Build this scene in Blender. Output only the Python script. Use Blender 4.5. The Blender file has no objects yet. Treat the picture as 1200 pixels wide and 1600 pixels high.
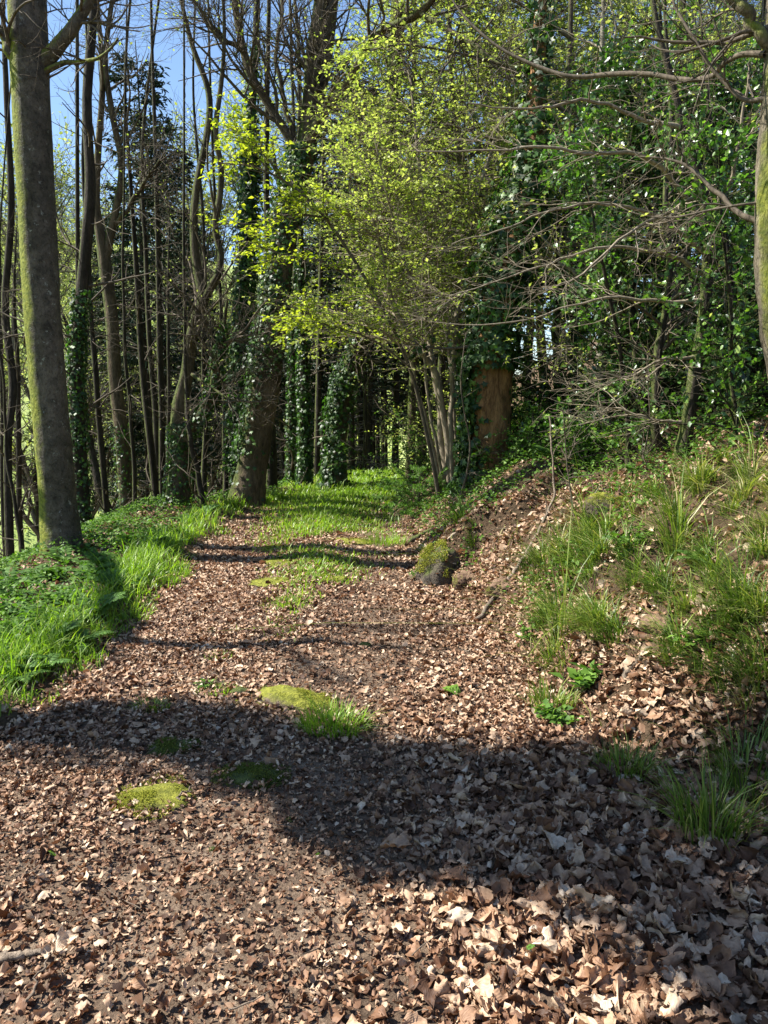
import bpy, math
import numpy as np
rad = math.radians
rng = np.random.default_rng(7)
sc = bpy.context.scene
COL = sc.collection

# ---------------------------------------------------------------- camera, sky, sun, exposure
CAM_H = 1.6; PITCH = rad(8.0); F = 1202.0
cd = bpy.data.cameras.new('camera'); cam = bpy.data.objects.new('camera', cd); COL.objects.link(cam)
cam.location = (0, 0, CAM_H); cam.rotation_euler = (math.pi/2 - PITCH, 0, 0)
cd.sensor_fit = 'VERTICAL'; cd.sensor_height = 36.0; cd.lens = 36.0*F/1600
cd.clip_start = 0.05; cd.clip_end = 3000
sc.camera = cam
sc.render.resolution_x = 768; sc.render.resolution_y = 1024
SUN_EL = rad(48); SUN_AZ = np.array([-0.993, 0.12])      # horizontal direction towards the sun
sdir = np.array([SUN_AZ[0]*math.cos(SUN_EL), SUN_AZ[1]*math.cos(SUN_EL), math.sin(SUN_EL)])
w = bpy.data.worlds.new('World'); sc.world = w; w.use_nodes = True
nt = w.node_tree; sky = nt.nodes.new('ShaderNodeTexSky'); sky.sky_type = 'NISHITA'; sky.sun_disc = False
sky.sun_elevation = SUN_EL; sky.sun_rotation = math.atan2(SUN_AZ[0], SUN_AZ[1]); sky.air_density = 1.0; sky.dust_density = 0.2; sky.ozone_density = 3.0
bg = nt.nodes['Background']; nt.links.new(sky.outputs[0], bg.inputs[0]); bg.inputs[1].default_value = 0.085
sl = bpy.data.lights.new('sun', 'SUN'); so = bpy.data.objects.new('sun', sl); COL.objects.link(so)
sl.energy = 5.0; sl.angle = rad(0.55); sl.color = (1.0, 0.955, 0.88)
from mathutils import Vector
so.rotation_euler = Vector(sdir).to_track_quat('Z', 'Y').to_euler(); so.location = (-20, 8, 25)
sc.view_settings.view_transform = 'Standard'; sc.view_settings.look = 'None'
sc.view_settings.exposure = 1.42; sc.view_settings.gamma = 1.0
sc.cycles.max_bounces = 6; sc.cycles.diffuse_bounces = 3; sc.cycles.glossy_bounces = 2
sc.cycles.transmission_bounces = 4; sc.cycles.transparent_max_bounces = 4
sc.cycles.caustics_reflective = False; sc.cycles.caustics_refractive = False

# ---------------------------------------------------------------- maths
CP, SP = math.cos(PITCH), math.sin(PITCH)
def ray(px, py):
    a = (px-600)/F; b = (800-py)/F
    return np.array([a, CP+b*SP, -SP+b*CP])
def at(px, py, Y):
    r = ray(px, py); return np.array([0, 0, CAM_H]) + r*(Y/r[1])
def smooth(x, a, b):
    t = np.clip((x-a)/(b-a), 0, 1); return t*t*(3-2*t)
class Noise:
    def __init__(s, seed, n=10, lo=0.6, hi=1.6):
        r = np.random.default_rng(seed); a = r.uniform(0, 2*np.pi, n); k = r.uniform(lo, hi, n)
        s.k = np.stack([np.cos(a)*k, np.sin(a)*k], 1); s.p = r.uniform(0, 6.28, n); s.n = n
    def __call__(s, x, y, f=1.0):
        o = 0
        for i in range(s.n): o = o+np.sin((x*s.k[i, 0]+y*s.k[i, 1])*f+s.p[i]+1.3*np.sin(x*f*s.k[i, 1]*.7-y*f*s.k[i, 0]*.6+s.p[-i-1]))
        return o/s.n*1.6
N1, N2, N3, N4 = Noise(1), Noise(2), Noise(3), Noise(4)
def edgeR(y): return np.interp(y, [0, 2, 3, 3.6, 5, 8, 12, 16, 22, 60], [1.9, 1.7, 1.45, 1.05, .85, .35, .05, .9, 1.6, 3])
def edgeL(y): return np.interp(y, [0, 3.5, 5, 8.5, 11.5, 14.5, 22], [-1.8, -1.8, -1.8, -1.95, -2.0, -0.6, 1.4])
def valley(x, y):
    d2 = np.maximum(edgeL(y)-x, 0)
    return np.maximum(d2-1.5, 0)+np.maximum(y-18, 0)*.85*smooth(-x, -14, -2)
def g(x, y):
    x = np.asarray(x, float); y = np.asarray(y, float)
    d = np.maximum(x-edgeR(y), 0)
    k = np.interp(y, [5, 7.5], [1.0, .62]); s2 = np.interp(y, [5, 8, 14], [.25, .34, .44])
    far = 1-.6*smooth(y, 50, 150)
    lump = .10*N2(x, y, 2.3)*smooth(d, .05, .6)*(1-smooth(d, 6, 12))
    z = k*(1-np.exp(-d*1.15))*far+s2*np.minimum(d, 60)*far+lump
    d2 = np.maximum(edgeL(y)-x, 0)
    z = z+.09*smooth(d2, 0, .35)*(1-smooth(y, 11, 13))
    s = valley(x, y)
    z = z-.45*np.minimum(s, 16)+.38*np.clip(s-26, 0, 75)+.10*N1(x, y, .5)*smooth(s, .5, 4)
    onp = 1-smooth(d, 0, .2)
    xm = (x-(edgeL(y)+edgeR(y))/2)
    z = z+onp*.05*np.exp(-(xm/.35)**2)*smooth(y, 3.5, 6)
    for bx, by, rx, ry, hz in ((1.02, 7.35, .62, .55, .20), (.62, 7.0, .3, .3, .12), (2.35, 7.3, .4, .35, .16), (1.55, 4.75, .22, .3, .12)):
        q = np.sqrt(((x-bx)/rx)**2+((y-by)/ry)**2)+.22*N4(x, y, 4.)+.12*N3(x, y, 11.); z = z+hz*smooth(1.25-q, 0, .4)
    z = z+.018*N3(x, y, 3.0)+.008*N4(x, y, 9.0)+.03*N2(x, y, 7.)*smooth(d, .1, .4)*(1-smooth(d, 3, 6))
    return z
def hit(px, py):
    r = ray(px, py); o = np.array([0, 0, CAM_H]); t = np.arange(1.2, 90, .02)
    P = o+t[:, None]*r; b = np.nonzero(P[:, 2] < g(P[:, 0], P[:, 1]))[0]
    q = P[b[0]] if len(b) else P[-1]
    return np.array([q[0], q[1], float(g(q[0], q[1]))])
def nrm(v): return v/np.maximum(np.linalg.norm(v, axis=-1, keepdims=True), 1e-9)
def rand_unit(n):
    return nrm(rng.normal(size=(n, 3)))

# ---------------------------------------------------------------- mesh building
class MB:
    def __init__(s): s.v = []; s.q = []; s.t = []; s.a = []; s.uv = []; s.n = 0
    def add(s, v, q=None, t=None, tint=None, uv=None):
        v = np.asarray(v, float).reshape(-1, 3); m = len(v)
        s.v.append(v)
        if q is not None and len(q): s.q.append(np.asarray(q).reshape(-1, 4)+s.n)
        if t is not None and len(t): s.t.append(np.asarray(t).reshape(-1, 3)+s.n)
        s.a.append(np.full(m, .5) if tint is None else np.broadcast_to(np.asarray(tint, float), (m,)))
        s.uv.append(np.zeros((m, 3)) if uv is None else uv)
        s.n += m; return s
    def build(s, name, mat, parent=None, base=None, smooth_=True, **props):
        v = np.concatenate(s.v); base = np.zeros(3) if base is None else np.asarray(base, float)
        v = v-base
        q = np.concatenate(s.q) if s.q else np.zeros((0, 4), int); t = np.concatenate(s.t) if s.t else np.zeros((0, 3), int)
        me = bpy.data.meshes.new(name); me.vertices.add(len(v)); me.vertices.foreach_set('co', v.astype(np.float32).ravel())
        nl = q.size+t.size; me.loops.add(nl); me.polygons.add(len(q)+len(t))
        me.loops.foreach_set('vertex_index', np.concatenate([q.ravel(), t.ravel()]).astype(np.int32))
        st = np.concatenate([np.arange(len(q))*4, q.size+np.arange(len(t))*3]).astype(np.int32)
        me.polygons.foreach_set('loop_start', st)
        me.polygons.foreach_set('use_smooth', np.full(len(st), smooth_, dtype=bool))
        me.update(calc_edges=True)
        A = me.attributes.new('tint', 'FLOAT', 'POINT'); A.data.foreach_set('value', np.concatenate(s.a).astype(np.float32))
        B = me.attributes.new('luv', 'FLOAT_VECTOR', 'POINT'); B.data.foreach_set('vector', np.concatenate(s.uv).astype(np.float32).ravel())
        me.materials.append(mat)
        o = bpy.data.objects.new(name, me); COL.objects.link(o)
        if parent is not None: o.parent = parent
        else: o.location = base
        for k, val in props.items(): o[k] = val
        return o
def thing(name, label, cat, base, group=None):
    o = bpy.data.objects.new(name, None); COL.objects.link(o); o.location = base
    o.empty_display_size = .2
    o['label'] = label; o['category'] = cat
    if group: o['group'] = group
    return o
def copy_thing(src, loc, rz, sc_, label, group=None):
    r = src.copy(); COL.objects.link(r); r.location = loc; r.rotation_euler = (0, 0, rz); r.scale = (sc_, sc_, sc_)
    r['label'] = label
    if group: r['group'] = group
    for ch in [c for c in src.children]:
        c = ch.copy(); COL.objects.link(c); c.parent = r
        for gc in ch.children: d = gc.copy(); COL.objects.link(d); d.parent = c
    return r

def tubes(mb, pts, rads, sides=5, rough=0.0, tint=None, cap=False):
    pts = np.asarray(pts, float); rads = np.asarray(rads, float)
    if pts.ndim == 2: pts = pts[None]; rads = rads[None]
    B, n, _ = pts.shape
    if B == 0: return
    T = np.gradient(pts, axis=1); T = nrm(T)
    ov = nrm(pts[:, -1]-pts[:, 0])
    ref = np.where((np.abs(ov[:, 2]) > .6)[:, None], np.array([[.03, 1, 0]]), np.array([[0.02, .03, 1]]))[:, None]
    U = nrm(np.cross(T, np.broadcast_to(ref, T.shape))); V = np.cross(T, U)
    a = np.arange(sides)*2*np.pi/sides
    R = np.broadcast_to(rads[..., None], (B, n, sides)).copy()
    if rough:
        ph = rng.uniform(0, 6.28, (B, 1, 1)); j = np.arange(n)[None, :, None]
        R = R*(1+rough*(.5*np.sin(3*a+ph+j*.12)+.35*np.sin(5*a-ph*2+j*.35)+.4*rng.normal(size=(B, n, sides))*.5+.4*np.sin(j*.7+2*a+ph)*.6))
    v = pts[:, :, None]+R[..., None]*(np.cos(a)[None, None, :, None]*U[:, :, None]+np.sin(a)[None, None, :, None]*V[:, :, None])
    idx = np.arange(B*n*sides).reshape(B, n, sides)
    q = np.stack([idx[:, :-1], np.roll(idx[:, :-1], -1, 2), np.roll(idx[:, 1:], -1, 2), idx[:, 1:]], -1)
    tn = None if tint is None else np.repeat(tint, n*sides)
    uv = np.zeros((B*n*sides, 3)); mb.add(v, q, tint=tn, uv=uv)
    if cap:
        for k, e in ((0, -1), (0, 0)):
            c = pts[:, e]; base = mb.n
            vv = np.concatenate([c[:, None], v[:, e]], 1); m = sides+1
            i = (np.arange(B)*m)[:, None]; s_ = np.arange(sides)[None]
            mb.add(vv, t=np.stack([np.broadcast_to(i, (B, sides)), i+1+s_, i+1+(s_+1) % sides], -1).reshape(-1, 3))
def resample(pts, rads, n):
    """Catmull-Rom through the control points."""
    p = np.asarray(pts, float); r = np.asarray(rads, float)
    P = np.vstack([2*p[0]-p[1], p, 2*p[-1]-p[-2]]); m = len(p)
    u = np.linspace(0, m-1, n); i = np.minimum(u.astype(int), m-2); t = (u-i)[:, None]
    a, b, c, d = P[i], P[i+1], P[i+2], P[i+3]
    o = .5*((2*b)+(-a+c)*t+(2*a-5*b+4*c-d)*t**2+(-a+3*b-3*c+d)*t**3)
    return o, np.interp(u, np.arange(m), r)
def run(P, D, L, R, n, wob=.1, up=0., tipr=.35, planar=None):
    B = len(P); pts = np.zeros((B, n+1, 3)); pts[:, 0] = P; D = nrm(D); st = (L/n)[:, None]
    drift = rng.normal(size=(B, 3))*wob*.4
    for i in range(n):
        D = nrm(D+rng.normal(size=(B, 3))*wob+drift+np.array([0, 0, up]))
        pts[:, i+1] = pts[:, i]+D*st
    rr = R[:, None]*(1-(1-tipr)*np.linspace(0, 1, n+1)[None])
    return pts, rr
def kids(pts, rads, per, Lr, ang=(35, 65), flat=0., rr=.55, t0=.15, rmin=.0015, shrink=.5, upb=0.):
    """children along each polyline; per = number per branch (may be fractional)"""
    B, n, _ = pts.shape
    cnt = rng.poisson(per, B) if np.isscalar(per) else rng.poisson(per)
    id_ = np.repeat(np.arange(B), cnt); M = len(id_)
    t = rng.uniform(t0, 1, M)*(n-1); i = np.minimum(t.astype(int), n-2); f = (t-i)[:, None]
    P = pts[id_, i]*(1-f)+pts[id_, i+1]*f; T = nrm(pts[id_, i+1]-pts[id_, i])
    r = rads[id_, i]*(1-f[:, 0])+rads[id_, i+1]*f[:, 0]
    rp = nrm(np.cross(T, rand_unit(M)))
    side = nrm(np.cross(T, np.array([0, 0, 1.])+rng.normal(size=(M, 3))*.15))*rng.choice([-1, 1], M)[:, None]
    S = nrm(rp*(1-flat)+side*flat)
    a = np.radians(rng.uniform(ang[0], ang[1], M))[:, None]
    D = nrm(np.cos(a)*T+np.sin(a)*S+np.array([0, 0, upb]))
    L = rng.uniform(Lr[0], Lr[1], M)*(1-shrink*(t/(n-1)))
    return P, D, L, np.maximum(r*rr, rmin)

# leaf templates: (verts (m,3): x side, y along, z normal ; quads; tris)
LEAF = (np.array([[0, 0, 0], [-.34, .38, .07], [0, .42, 0], [.34, .38, .07], [-.22, .8, .03], [0, 1.05, -.08], [.22, .8, .03]]),
        [[0, 2, 1, 1]], None)
def tpl(kind):
    if kind == 'leaf':      # ovate, folded on its midrib
        v = np.array([[0, 0, 0], [-.33, .4, .09], [0, .45, 0], [.33, .4, .09], [0, 1., -.1]]); t = [[0, 2, 1], [0, 3, 2], [1, 2, 4], [2, 3, 4]]
    elif kind == 'blade':
        v = np.array([[0, 0, 0], [-.13, .5, .03], [.13, .5, .03], [0, 1., -.05]]); t = [[0, 2, 1], [1, 2, 3]]
    elif kind == 'holly':
        v = np.array([[0, 0, 0], [-.28, .18, .1], [-.2, .36, -.02], [-.36, .52, .12], [-.2, .74, 0], [0, 1.05, -.06], [.2, .74, 0], [.36, .52, .12], [.2, .36, -.02], [.28, .18, .1], [0, .5, -.03]])
        t = [[10, (i+1) % 10, i] for i in range(10)]
    elif kind == 'ivy':
        v = np.array([[0, .1, 0], [-.45, 0, -.06], [-.3, .3, .03], [-.5, .55, -.06], [-.17, .6, .03], [0, 1., -.1], [.17, .6, .03], [.5, .55, -.06], [.3, .3, .03], [.45, 0, -.06], [0, .4, .05]])
        t = [[10, (i+1) % 10, i] for i in range(10)]
    elif kind == 'needle':
        v = np.array([[-.03, 0, 0], [.03, 0, 0], [.14, .5, .02], [-.14, .5, .02], [0, 1., -.06], [-.03, 0, 0.], [.0, .5, .14], [0, .5, -.1]]); t = [[0, 1, 2], [0, 2, 3], [3, 2, 4], [0, 6, 7], [6, 7, 4]]
    return v, np.array(t)
TPL = {k: tpl(k) for k in ('leaf', 'blade', 'holly', 'ivy', 'needle')}
def leaves(mb, P, D, N, size, kind='leaf', tint=None):
    M = len(P)
    if M == 0: return
    V, T = TPL[kind]; D = nrm(D); S = nrm(np.cross(D, N)); Nn = np.cross(S, D)
    size = np.broadcast_to(size, (M,))
    v = P[:, None]+size[:, None, None]*(V[None, :, 0:1]*S[:, None]+V[None, :, 1:2]*D[:, None]+V[None, :, 2:3]*Nn[:, None])
    t = T[None]+(np.arange(M)*len(V))[:, None, None]
    tint = rng.uniform(0, 1, M) if tint is None else tint
    uv = np.broadcast_to(V[None], (M,)+V.shape).reshape(-1, 3)
    mb.add(v, t=t, tint=np.repeat(tint, len(V)), uv=uv)
def along(pts, per, t0=.1):
    B, n, _ = pts.shape; id_ = np.repeat(np.arange(B), rng.poisson(per, B)); M = len(id_)
    t = rng.uniform(t0, 1, M)*(n-1); i = np.minimum(t.astype(int), n-2); f = (t-i)[:, None]
    return pts[id_, i]*(1-f)+pts[id_, i+1]*f, nrm(pts[id_, i+1]-pts[id_, i])
def tlog(*a): print('TLOG', *a, flush=True)

# ---------------------------------------------------------------- materials
def mat(name):
    m = bpy.data.materials.new(name); m.use_nodes = True; n = m.node_tree.nodes; l = m.node_tree.links
    return m, n, l, n['Principled BSDF']
def ramp(n, stops):
    r = n.new('ShaderNodeValToRGB'); e = r.color_ramp.elements
    while len(e) < len(stops): e.new(.5)
    for k, (p, c) in enumerate(stops): e[k].position = p; e[k].color = (*c, 1)
    return r
def noise_tex(n, l, scale, detail=4, rough=.6, coord=None, dist=0.):
    t = n.new('ShaderNodeTexNoise'); t.inputs['Scale'].default_value = scale; t.inputs['Detail'].default_value = detail
    t.inputs['Roughness'].default_value = rough; t.inputs['Distortion'].default_value = dist
    if coord is not None: l.new(coord, t.inputs['Vector'])
    return t
def leafmat(name, stops, rough=.5, spec=.4, trans=.35, tcol=None, veins=0., dull=0., mottle=None):
    m, n, l, p = mat(name)
    a = n.new('ShaderNodeAttribute'); a.attribute_name = 'tint'
    r = ramp(n, stops); l.new(a.outputs['Fac'], r.inputs[0]); col = r.outputs[0]
    if mottle:
        ge = n.new('ShaderNodeNewGeometry'); nz = noise_tex(n, l, mottle[0], 3, .6, ge.outputs['Position'])
        mx = n.new('ShaderNodeMix'); mx.data_type = 'RGBA'; mx.blend_type = 'MULTIPLY'; mx.inputs[0].default_value = 1
        rr = ramp(n, [(.3, mottle[1]), (.65, (1, 1, 1))]); l.new(nz.outputs[0], rr.inputs[0]); l.new(col, mx.inputs[6]); l.new(rr.outputs[0], mx.inputs[7]); col = mx.outputs[2]
    l.new(col, p.inputs['Base Color']); p.inputs['Roughness'].default_value = rough; p.inputs['Specular IOR Level'].default_value = spec
    if veins:
        u = n.new('ShaderNodeAttribute'); u.attribute_name = 'luv'; s = n.new('ShaderNodeSeparateXYZ'); l.new(u.outputs['Vector'], s.inputs[0])
        ab = n.new('ShaderNodeMath'); ab.operation = 'ABSOLUTE'; l.new(s.outputs[0], ab.inputs[0])
        m1 = n.new('ShaderNodeMath'); m1.operation = 'MULTIPLY_ADD'; m1.inputs[1].default_value = -1.1; l.new(ab.outputs[0], m1.inputs[0]); l.new(s.outputs[1], m1.inputs[2])
        m2 = n.new('ShaderNodeMath'); m2.operation = 'MULTIPLY'; m2.inputs[1].default_value = 34; l.new(m1.outputs[0], m2.inputs[0])
        sn = n.new('ShaderNodeMath'); sn.operation = 'SINE'; l.new(m2.outputs[0], sn.inputs[0])
        b = n.new('ShaderNodeBump'); b.inputs['Strength'].default_value = veins; b.inputs['Distance'].default_value = .004
        l.new(sn.outputs[0], b.inputs['Height']); l.new(b.outputs[0], p.inputs['Normal'])
    if trans:
        t = n.new('ShaderNodeBsdfTranslucent'); mix = n.new('ShaderNodeMixShader'); mix.inputs[0].default_value = trans
        if tcol:
            mx = n.new('ShaderNodeMix'); mx.data_type = 'RGBA'; mx.blend_type = 'MULTIPLY'; mx.inputs[0].default_value = 1
            l.new(col, mx.inputs[6]); mx.inputs[7].default_value = (*tcol, 1); l.new(mx.outputs[2], t.inputs[0])
        else: l.new(col, t.inputs[0])
        l.new(p.outputs[0], mix.inputs[1]); l.new(t.outputs[0], mix.inputs[2]); l.new(mix.outputs[0], n['Material Output'].inputs[0])
    return m
def barkmat(name, c1, c2, scale=14, moss=None, mossdir=(-1, 0, .1), mossamt=.5, lichen=None, stretch=(1, 1, .35), bump=.5, rough=.85, bscale=None, blend=1.1):
    m, n, l, p = mat(name); ge = n.new('ShaderNodeNewGeometry')
    mp = n.new('ShaderNodeMapping'); mp.inputs['Scale'].default_value = stretch; l.new(ge.outputs['Position'], mp.inputs[0])
    nz = noise_tex(n, l, scale, 6, .68, mp.outputs[0], .4); r = ramp(n, [(.34, c1), (.66, c2)]); l.new(nz.outputs[0], r.inputs[0]); col = r.outputs[0]
    if name not in ('twig_bark', 'pale_twig_bark', 'far_twig_bark', 'bare_bank_earth'):
        nk = noise_tex(n, l, scale*4.2, 7, .78, mp.outputs[0], .2); rk = ramp(n, [(.36, (.42, .40, .38)), (.5, (1, 1, 1)), (.66, (1.0, 1.0, 1.0)), (.72, (1.45, 1.42, 1.35))]); l.new(nk.outputs[0], rk.inputs[0])
        mx = n.new('ShaderNodeMix'); mx.data_type = 'RGBA'; mx.blend_type = 'MULTIPLY'; mx.inputs[0].default_value = 1; l.new(col, mx.inputs[6]); l.new(rk.outputs[0], mx.inputs[7]); col = mx.outputs[2]
        nw = noise_tex(n, l, 1.6, 3, .6, ge.outputs['Position'], .5); rw = ramp(n, [(.35, (.62, .6, .56)), (.62, (1.15, 1.12, 1.08))]); l.new(nw.outputs[0], rw.inputs[0])
        mx = n.new('ShaderNodeMix'); mx.data_type = 'RGBA'; mx.blend_type = 'MULTIPLY'; mx.inputs[0].default_value = 1; l.new(col, mx.inputs[6]); l.new(rw.outputs[0], mx.inputs[7]); col = mx.outputs[2]
    if lichen:
        nl = noise_tex(n, l, 13, 6, .75, ge.outputs['Position'], 0.); rl = ramp(n, [(.60, (0, 0, 0)), (.66, (1, 1, 1))]); l.new(nl.outputs[0], rl.inputs[0])
        mx = n.new('ShaderNodeMix'); mx.data_type = 'RGBA'; l.new(rl.outputs[0], mx.inputs[0]); l.new(col, mx.inputs[6]); mx.inputs[7].default_value = (*lichen, 1); col = mx.outputs[2]
    if moss:
        d = n.new('ShaderNodeVectorMath'); d.operation = 'DOT_PRODUCT'; l.new(ge.outputs['Normal'], d.inputs[0]); v = np.array(mossdir, float); v /= np.linalg.norm(v); d.inputs[1].default_value = v
        nm = noise_tex(n, l, 5, 5, .7, ge.outputs['Position']); ad = n.new('ShaderNodeMath'); ad.operation = 'MULTIPLY_ADD'; l.new(nm.outputs[0], ad.inputs[0]); ad.inputs[1].default_value = blend; l.new(d.outputs['Value'], ad.inputs[2])
        rm = ramp(n, [(0, (0, 0, 0)), (1, (1, 1, 1))]); mr = n.new('ShaderNodeMapRange'); mr.inputs[1].default_value = 1.55-mossamt-.12; mr.inputs[2].default_value = 1.55-mossamt+.22; l.new(ad.outputs[0], mr.inputs[0])
        nc = noise_tex(n, l, 30, 3, .6, ge.outputs['Position']); rc = ramp(n, [(.35, moss[0]), (.7, moss[1])]); l.new(nc.outputs[0], rc.inputs[0])
        mx = n.new('ShaderNodeMix'); mx.data_type = 'RGBA'; l.new(mr.outputs[0], mx.inputs[0]); l.new(col, mx.inputs[6]); l.new(rc.outputs[0], mx.inputs[7]); col = mx.outputs[2]
    l.new(col, p.inputs['Base Color']); p.inputs['Roughness'].default_value = rough; p.inputs['Specular IOR Level'].default_value = .25
    nb = noise_tex(n, l, bscale or scale*2.2, 6, .7, mp.outputs[0]); b = n.new('ShaderNodeBump'); b.inputs['Strength'].default_value = bump; b.inputs['Distance'].default_value = .035
    l.new(nb.outputs[0], b.inputs['Height']); l.new(b.outputs[0], p.inputs['Normal'])
    return m
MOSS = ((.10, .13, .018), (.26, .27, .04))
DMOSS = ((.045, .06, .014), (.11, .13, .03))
M = {}
M['beech'] = barkmat('beech_bark', (.055, .05, .038), (.16, .14, .11), 11, MOSS, (-1, -.25, .05), .52, (.30, .31, .26), (1, 1, .8), .85)
M['ivybark'] = barkmat('grey_brown_bark', (.055, .042, .026), (.17, .13, .085), 14, DMOSS, (-.8, 0, .4), .5, None, (1, 1, .3), .8)
M['mossy'] = barkmat('mossy_bark', (.045, .036, .024), (.14, .11, .07), 14, DMOSS, (-.9, .1, .5), .72, None, (1, 1, .3), .8)
M['dark'] = barkmat('dark_bark', (.018, .014, .010), (.062, .05, .037), 18, DMOSS, (-.9, 0, .4), .4, None, (1, 1, .3), .7)
M['twig'] = barkmat('twig_bark', (.05, .04, .028), (.15, .12, .085), 30, None, bump=.2)
M['paletwig'] = barkmat('pale_twig_bark', (.13, .105, .07), (.30, .25, .18), 30, None, bump=.2)
M['fartwig'] = barkmat('far_twig_bark', (.09, .08, .065), (.20, .175, .14), 20, None, bump=.0)
M['birch'] = barkmat('pale_birch_bark', (.14, .12, .085), (.46, .43, .36), 16, DMOSS, (1, 0, 0), .25, None, (1, 1, 2.2), .5)
M['rightbark'] = barkmat('flaky_bark', (.06, .05, .034), (.30, .26, .19), 17, MOSS, (-.4, -.6, .2), .22, None, (1, 1, .35), 1.0)
M['redbark'] = barkmat('rotten_brown_bark', (.12, .06, .026), (.46, .26, .115), 9, DMOSS, (.3, -.2, .6), .35, None, (1.5, 1.5, .35), 1.0)
M['deadwood'] = barkmat('dead_wood', (.10, .075, .055), (.32, .26, .20), 22, None, bump=.6, stretch=(1, 1, 1))

M['litter'] = leafmat('dead_leaf', [(0, (.055, .027, .014)), (.2, (.155, .075, .038)), (.4, (.31, .175, .098)), (.62, (.47, .31, .195)), (.82, (.62, .45, .30)), (1, (.70, .58, .43))], .62, .35, .12, (1, .7, .5), .16, mottle=(45, (.6, .55, .52)))
M['yleaf'] = leafmat('spring_leaf', [(0, (.15, .22, .035)), (.4, (.30, .38, .07)), (1, (.48, .52, .15))], .5, .3, .5, (1.3, 1.35, .85))
M['yleaf2'] = leafmat('yellow_spring_leaf', [(0, (.17, .25, .02)), (1, (.42, .48, .06))], .5, .3, .5, (1.6, 1.6, .6))
M['fgreen'] = leafmat('far_spring_leaf', [(0, (.18, .25, .05)), (1, (.48, .54, .17))], .6, .2, .5, (1.2, 1.2, .8))
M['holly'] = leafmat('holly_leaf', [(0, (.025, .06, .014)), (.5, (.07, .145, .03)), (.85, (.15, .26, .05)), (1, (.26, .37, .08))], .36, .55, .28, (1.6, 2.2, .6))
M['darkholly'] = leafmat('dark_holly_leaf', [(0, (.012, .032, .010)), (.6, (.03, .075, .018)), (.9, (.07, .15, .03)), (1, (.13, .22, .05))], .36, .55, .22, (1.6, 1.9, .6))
M['ivy'] = leafmat('ivy_leaf', [(0, (.014, .034, .008)), (.6, (.03, .07, .015)), (1, (.10, .19, .035))], .48, .4, .25, (1.4, 2, .6))
M['spruce'] = leafmat('spruce_needle', [(0, (.014, .034, .018)), (.6, (.03, .062, .03)), (1, (.07, .11, .045))], .55, .4, .1)
M['fern'] = leafmat('fern_frond', [(0, (.05, .11, .022)), (.6, (.10, .20, .04)), (1, (.18, .30, .06))], .6, .2, .35, (1.3, 1.5, .5))
M['grass'] = leafmat('grass_blade', [(0, (.09, .17, .018)), (.5, (.18, .30, .026)), (.85, (.29, .40, .05)), (1, (.46, .44, .18))], .42, .45, .42, (1.4, 1.6, .5))
M['bgrass'] = leafmat('bank_grass_blade', [(0, (.045, .09, .014)), (.45, (.11, .19, .026)), (.78, (.25, .31, .055)), (1, (.45, .42, .20))], .45, .4, .35, (1.3, 1.4, .5))
M['herb'] = leafmat('herb_leaf', [(0, (.04, .10, .015)), (1, (.15, .26, .04))], .6, .25, .3, (1.3, 1.6, .5))
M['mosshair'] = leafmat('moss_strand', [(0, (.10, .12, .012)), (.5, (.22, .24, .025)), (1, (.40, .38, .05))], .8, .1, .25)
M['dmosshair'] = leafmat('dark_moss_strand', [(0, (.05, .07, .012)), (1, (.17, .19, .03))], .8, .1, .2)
M['green1'] = leafmat('fresh_leaf', [(0, (.10, .20, .03)), (1, (.16, .28, .04))], .35, .5, .3, (1.3, 1.5, .5), .3)

def groundmat(name, stops, s1=3, s2=40, bump=.8, dist=.03):
    m, n, l, p = mat(name); ge = n.new('ShaderNodeNewGeometry')
    a = noise_tex(n, l, s1, 5, .65, ge.outputs['Position'], .3); b = noise_tex(n, l, s2, 5, .75, ge.outputs['Position'])
    mx = n.new('ShaderNodeMath'); mx.operation = 'MULTIPLY_ADD'; l.new(a.outputs[0], mx.inputs[0]); mx.inputs[1].default_value = .5
    m2 = n.new('ShaderNodeMath'); m2.operation = 'MULTIPLY'; m2.inputs[1].default_value = .5; l.new(b.outputs[0], m2.inputs[0]); l.new(m2.outputs[0], mx.inputs[2])
    r = ramp(n, stops); l.new(mx.outputs[0], r.inputs[0]); l.new(r.outputs[0], p.inputs['Base Color'])
    p.inputs['Roughness'].default_value = .95; p.inputs['Specular IOR Level'].default_value = .15
    bp = n.new('ShaderNodeBump'); bp.inputs['Strength'].default_value = bump; bp.inputs['Distance'].default_value = dist
    l.new(b.outputs[0], bp.inputs['Height']); l.new(bp.outputs[0], p.inputs['Normal'])
    return m
M['soil'] = groundmat('path_soil', [(.35, (.055, .037, .025)), (.5, (.165, .115, .078)), (.65, (.32, .24, .17))], 3, 55, 1.0, .02)
M['floor'] = groundmat('woodland_floor', [(.35, (.035, .025, .014)), (.5, (.10, .065, .038)), (.68, (.20, .14, .09))], 2.2, 30, 1.0, .05)
M['hill'] = groundmat('meadow_hillside', [(.35, (.18, .25, .06)), (.5, (.34, .42, .13)), (.68, (.50, .54, .25))], .12, 1.5, .6, .2)
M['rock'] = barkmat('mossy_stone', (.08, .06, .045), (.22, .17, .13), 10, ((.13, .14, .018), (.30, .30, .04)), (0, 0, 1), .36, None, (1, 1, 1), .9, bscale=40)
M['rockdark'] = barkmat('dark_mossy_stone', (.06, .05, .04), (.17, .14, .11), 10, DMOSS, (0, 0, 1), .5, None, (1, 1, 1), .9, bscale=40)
M['earth'] = barkmat('bare_bank_earth', (.09, .05, .03), (.33, .215, .14), 7, MOSS, (-.9, -.5, .3), .12, None, (1, 1, 1), 1.0, bscale=26)

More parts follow.
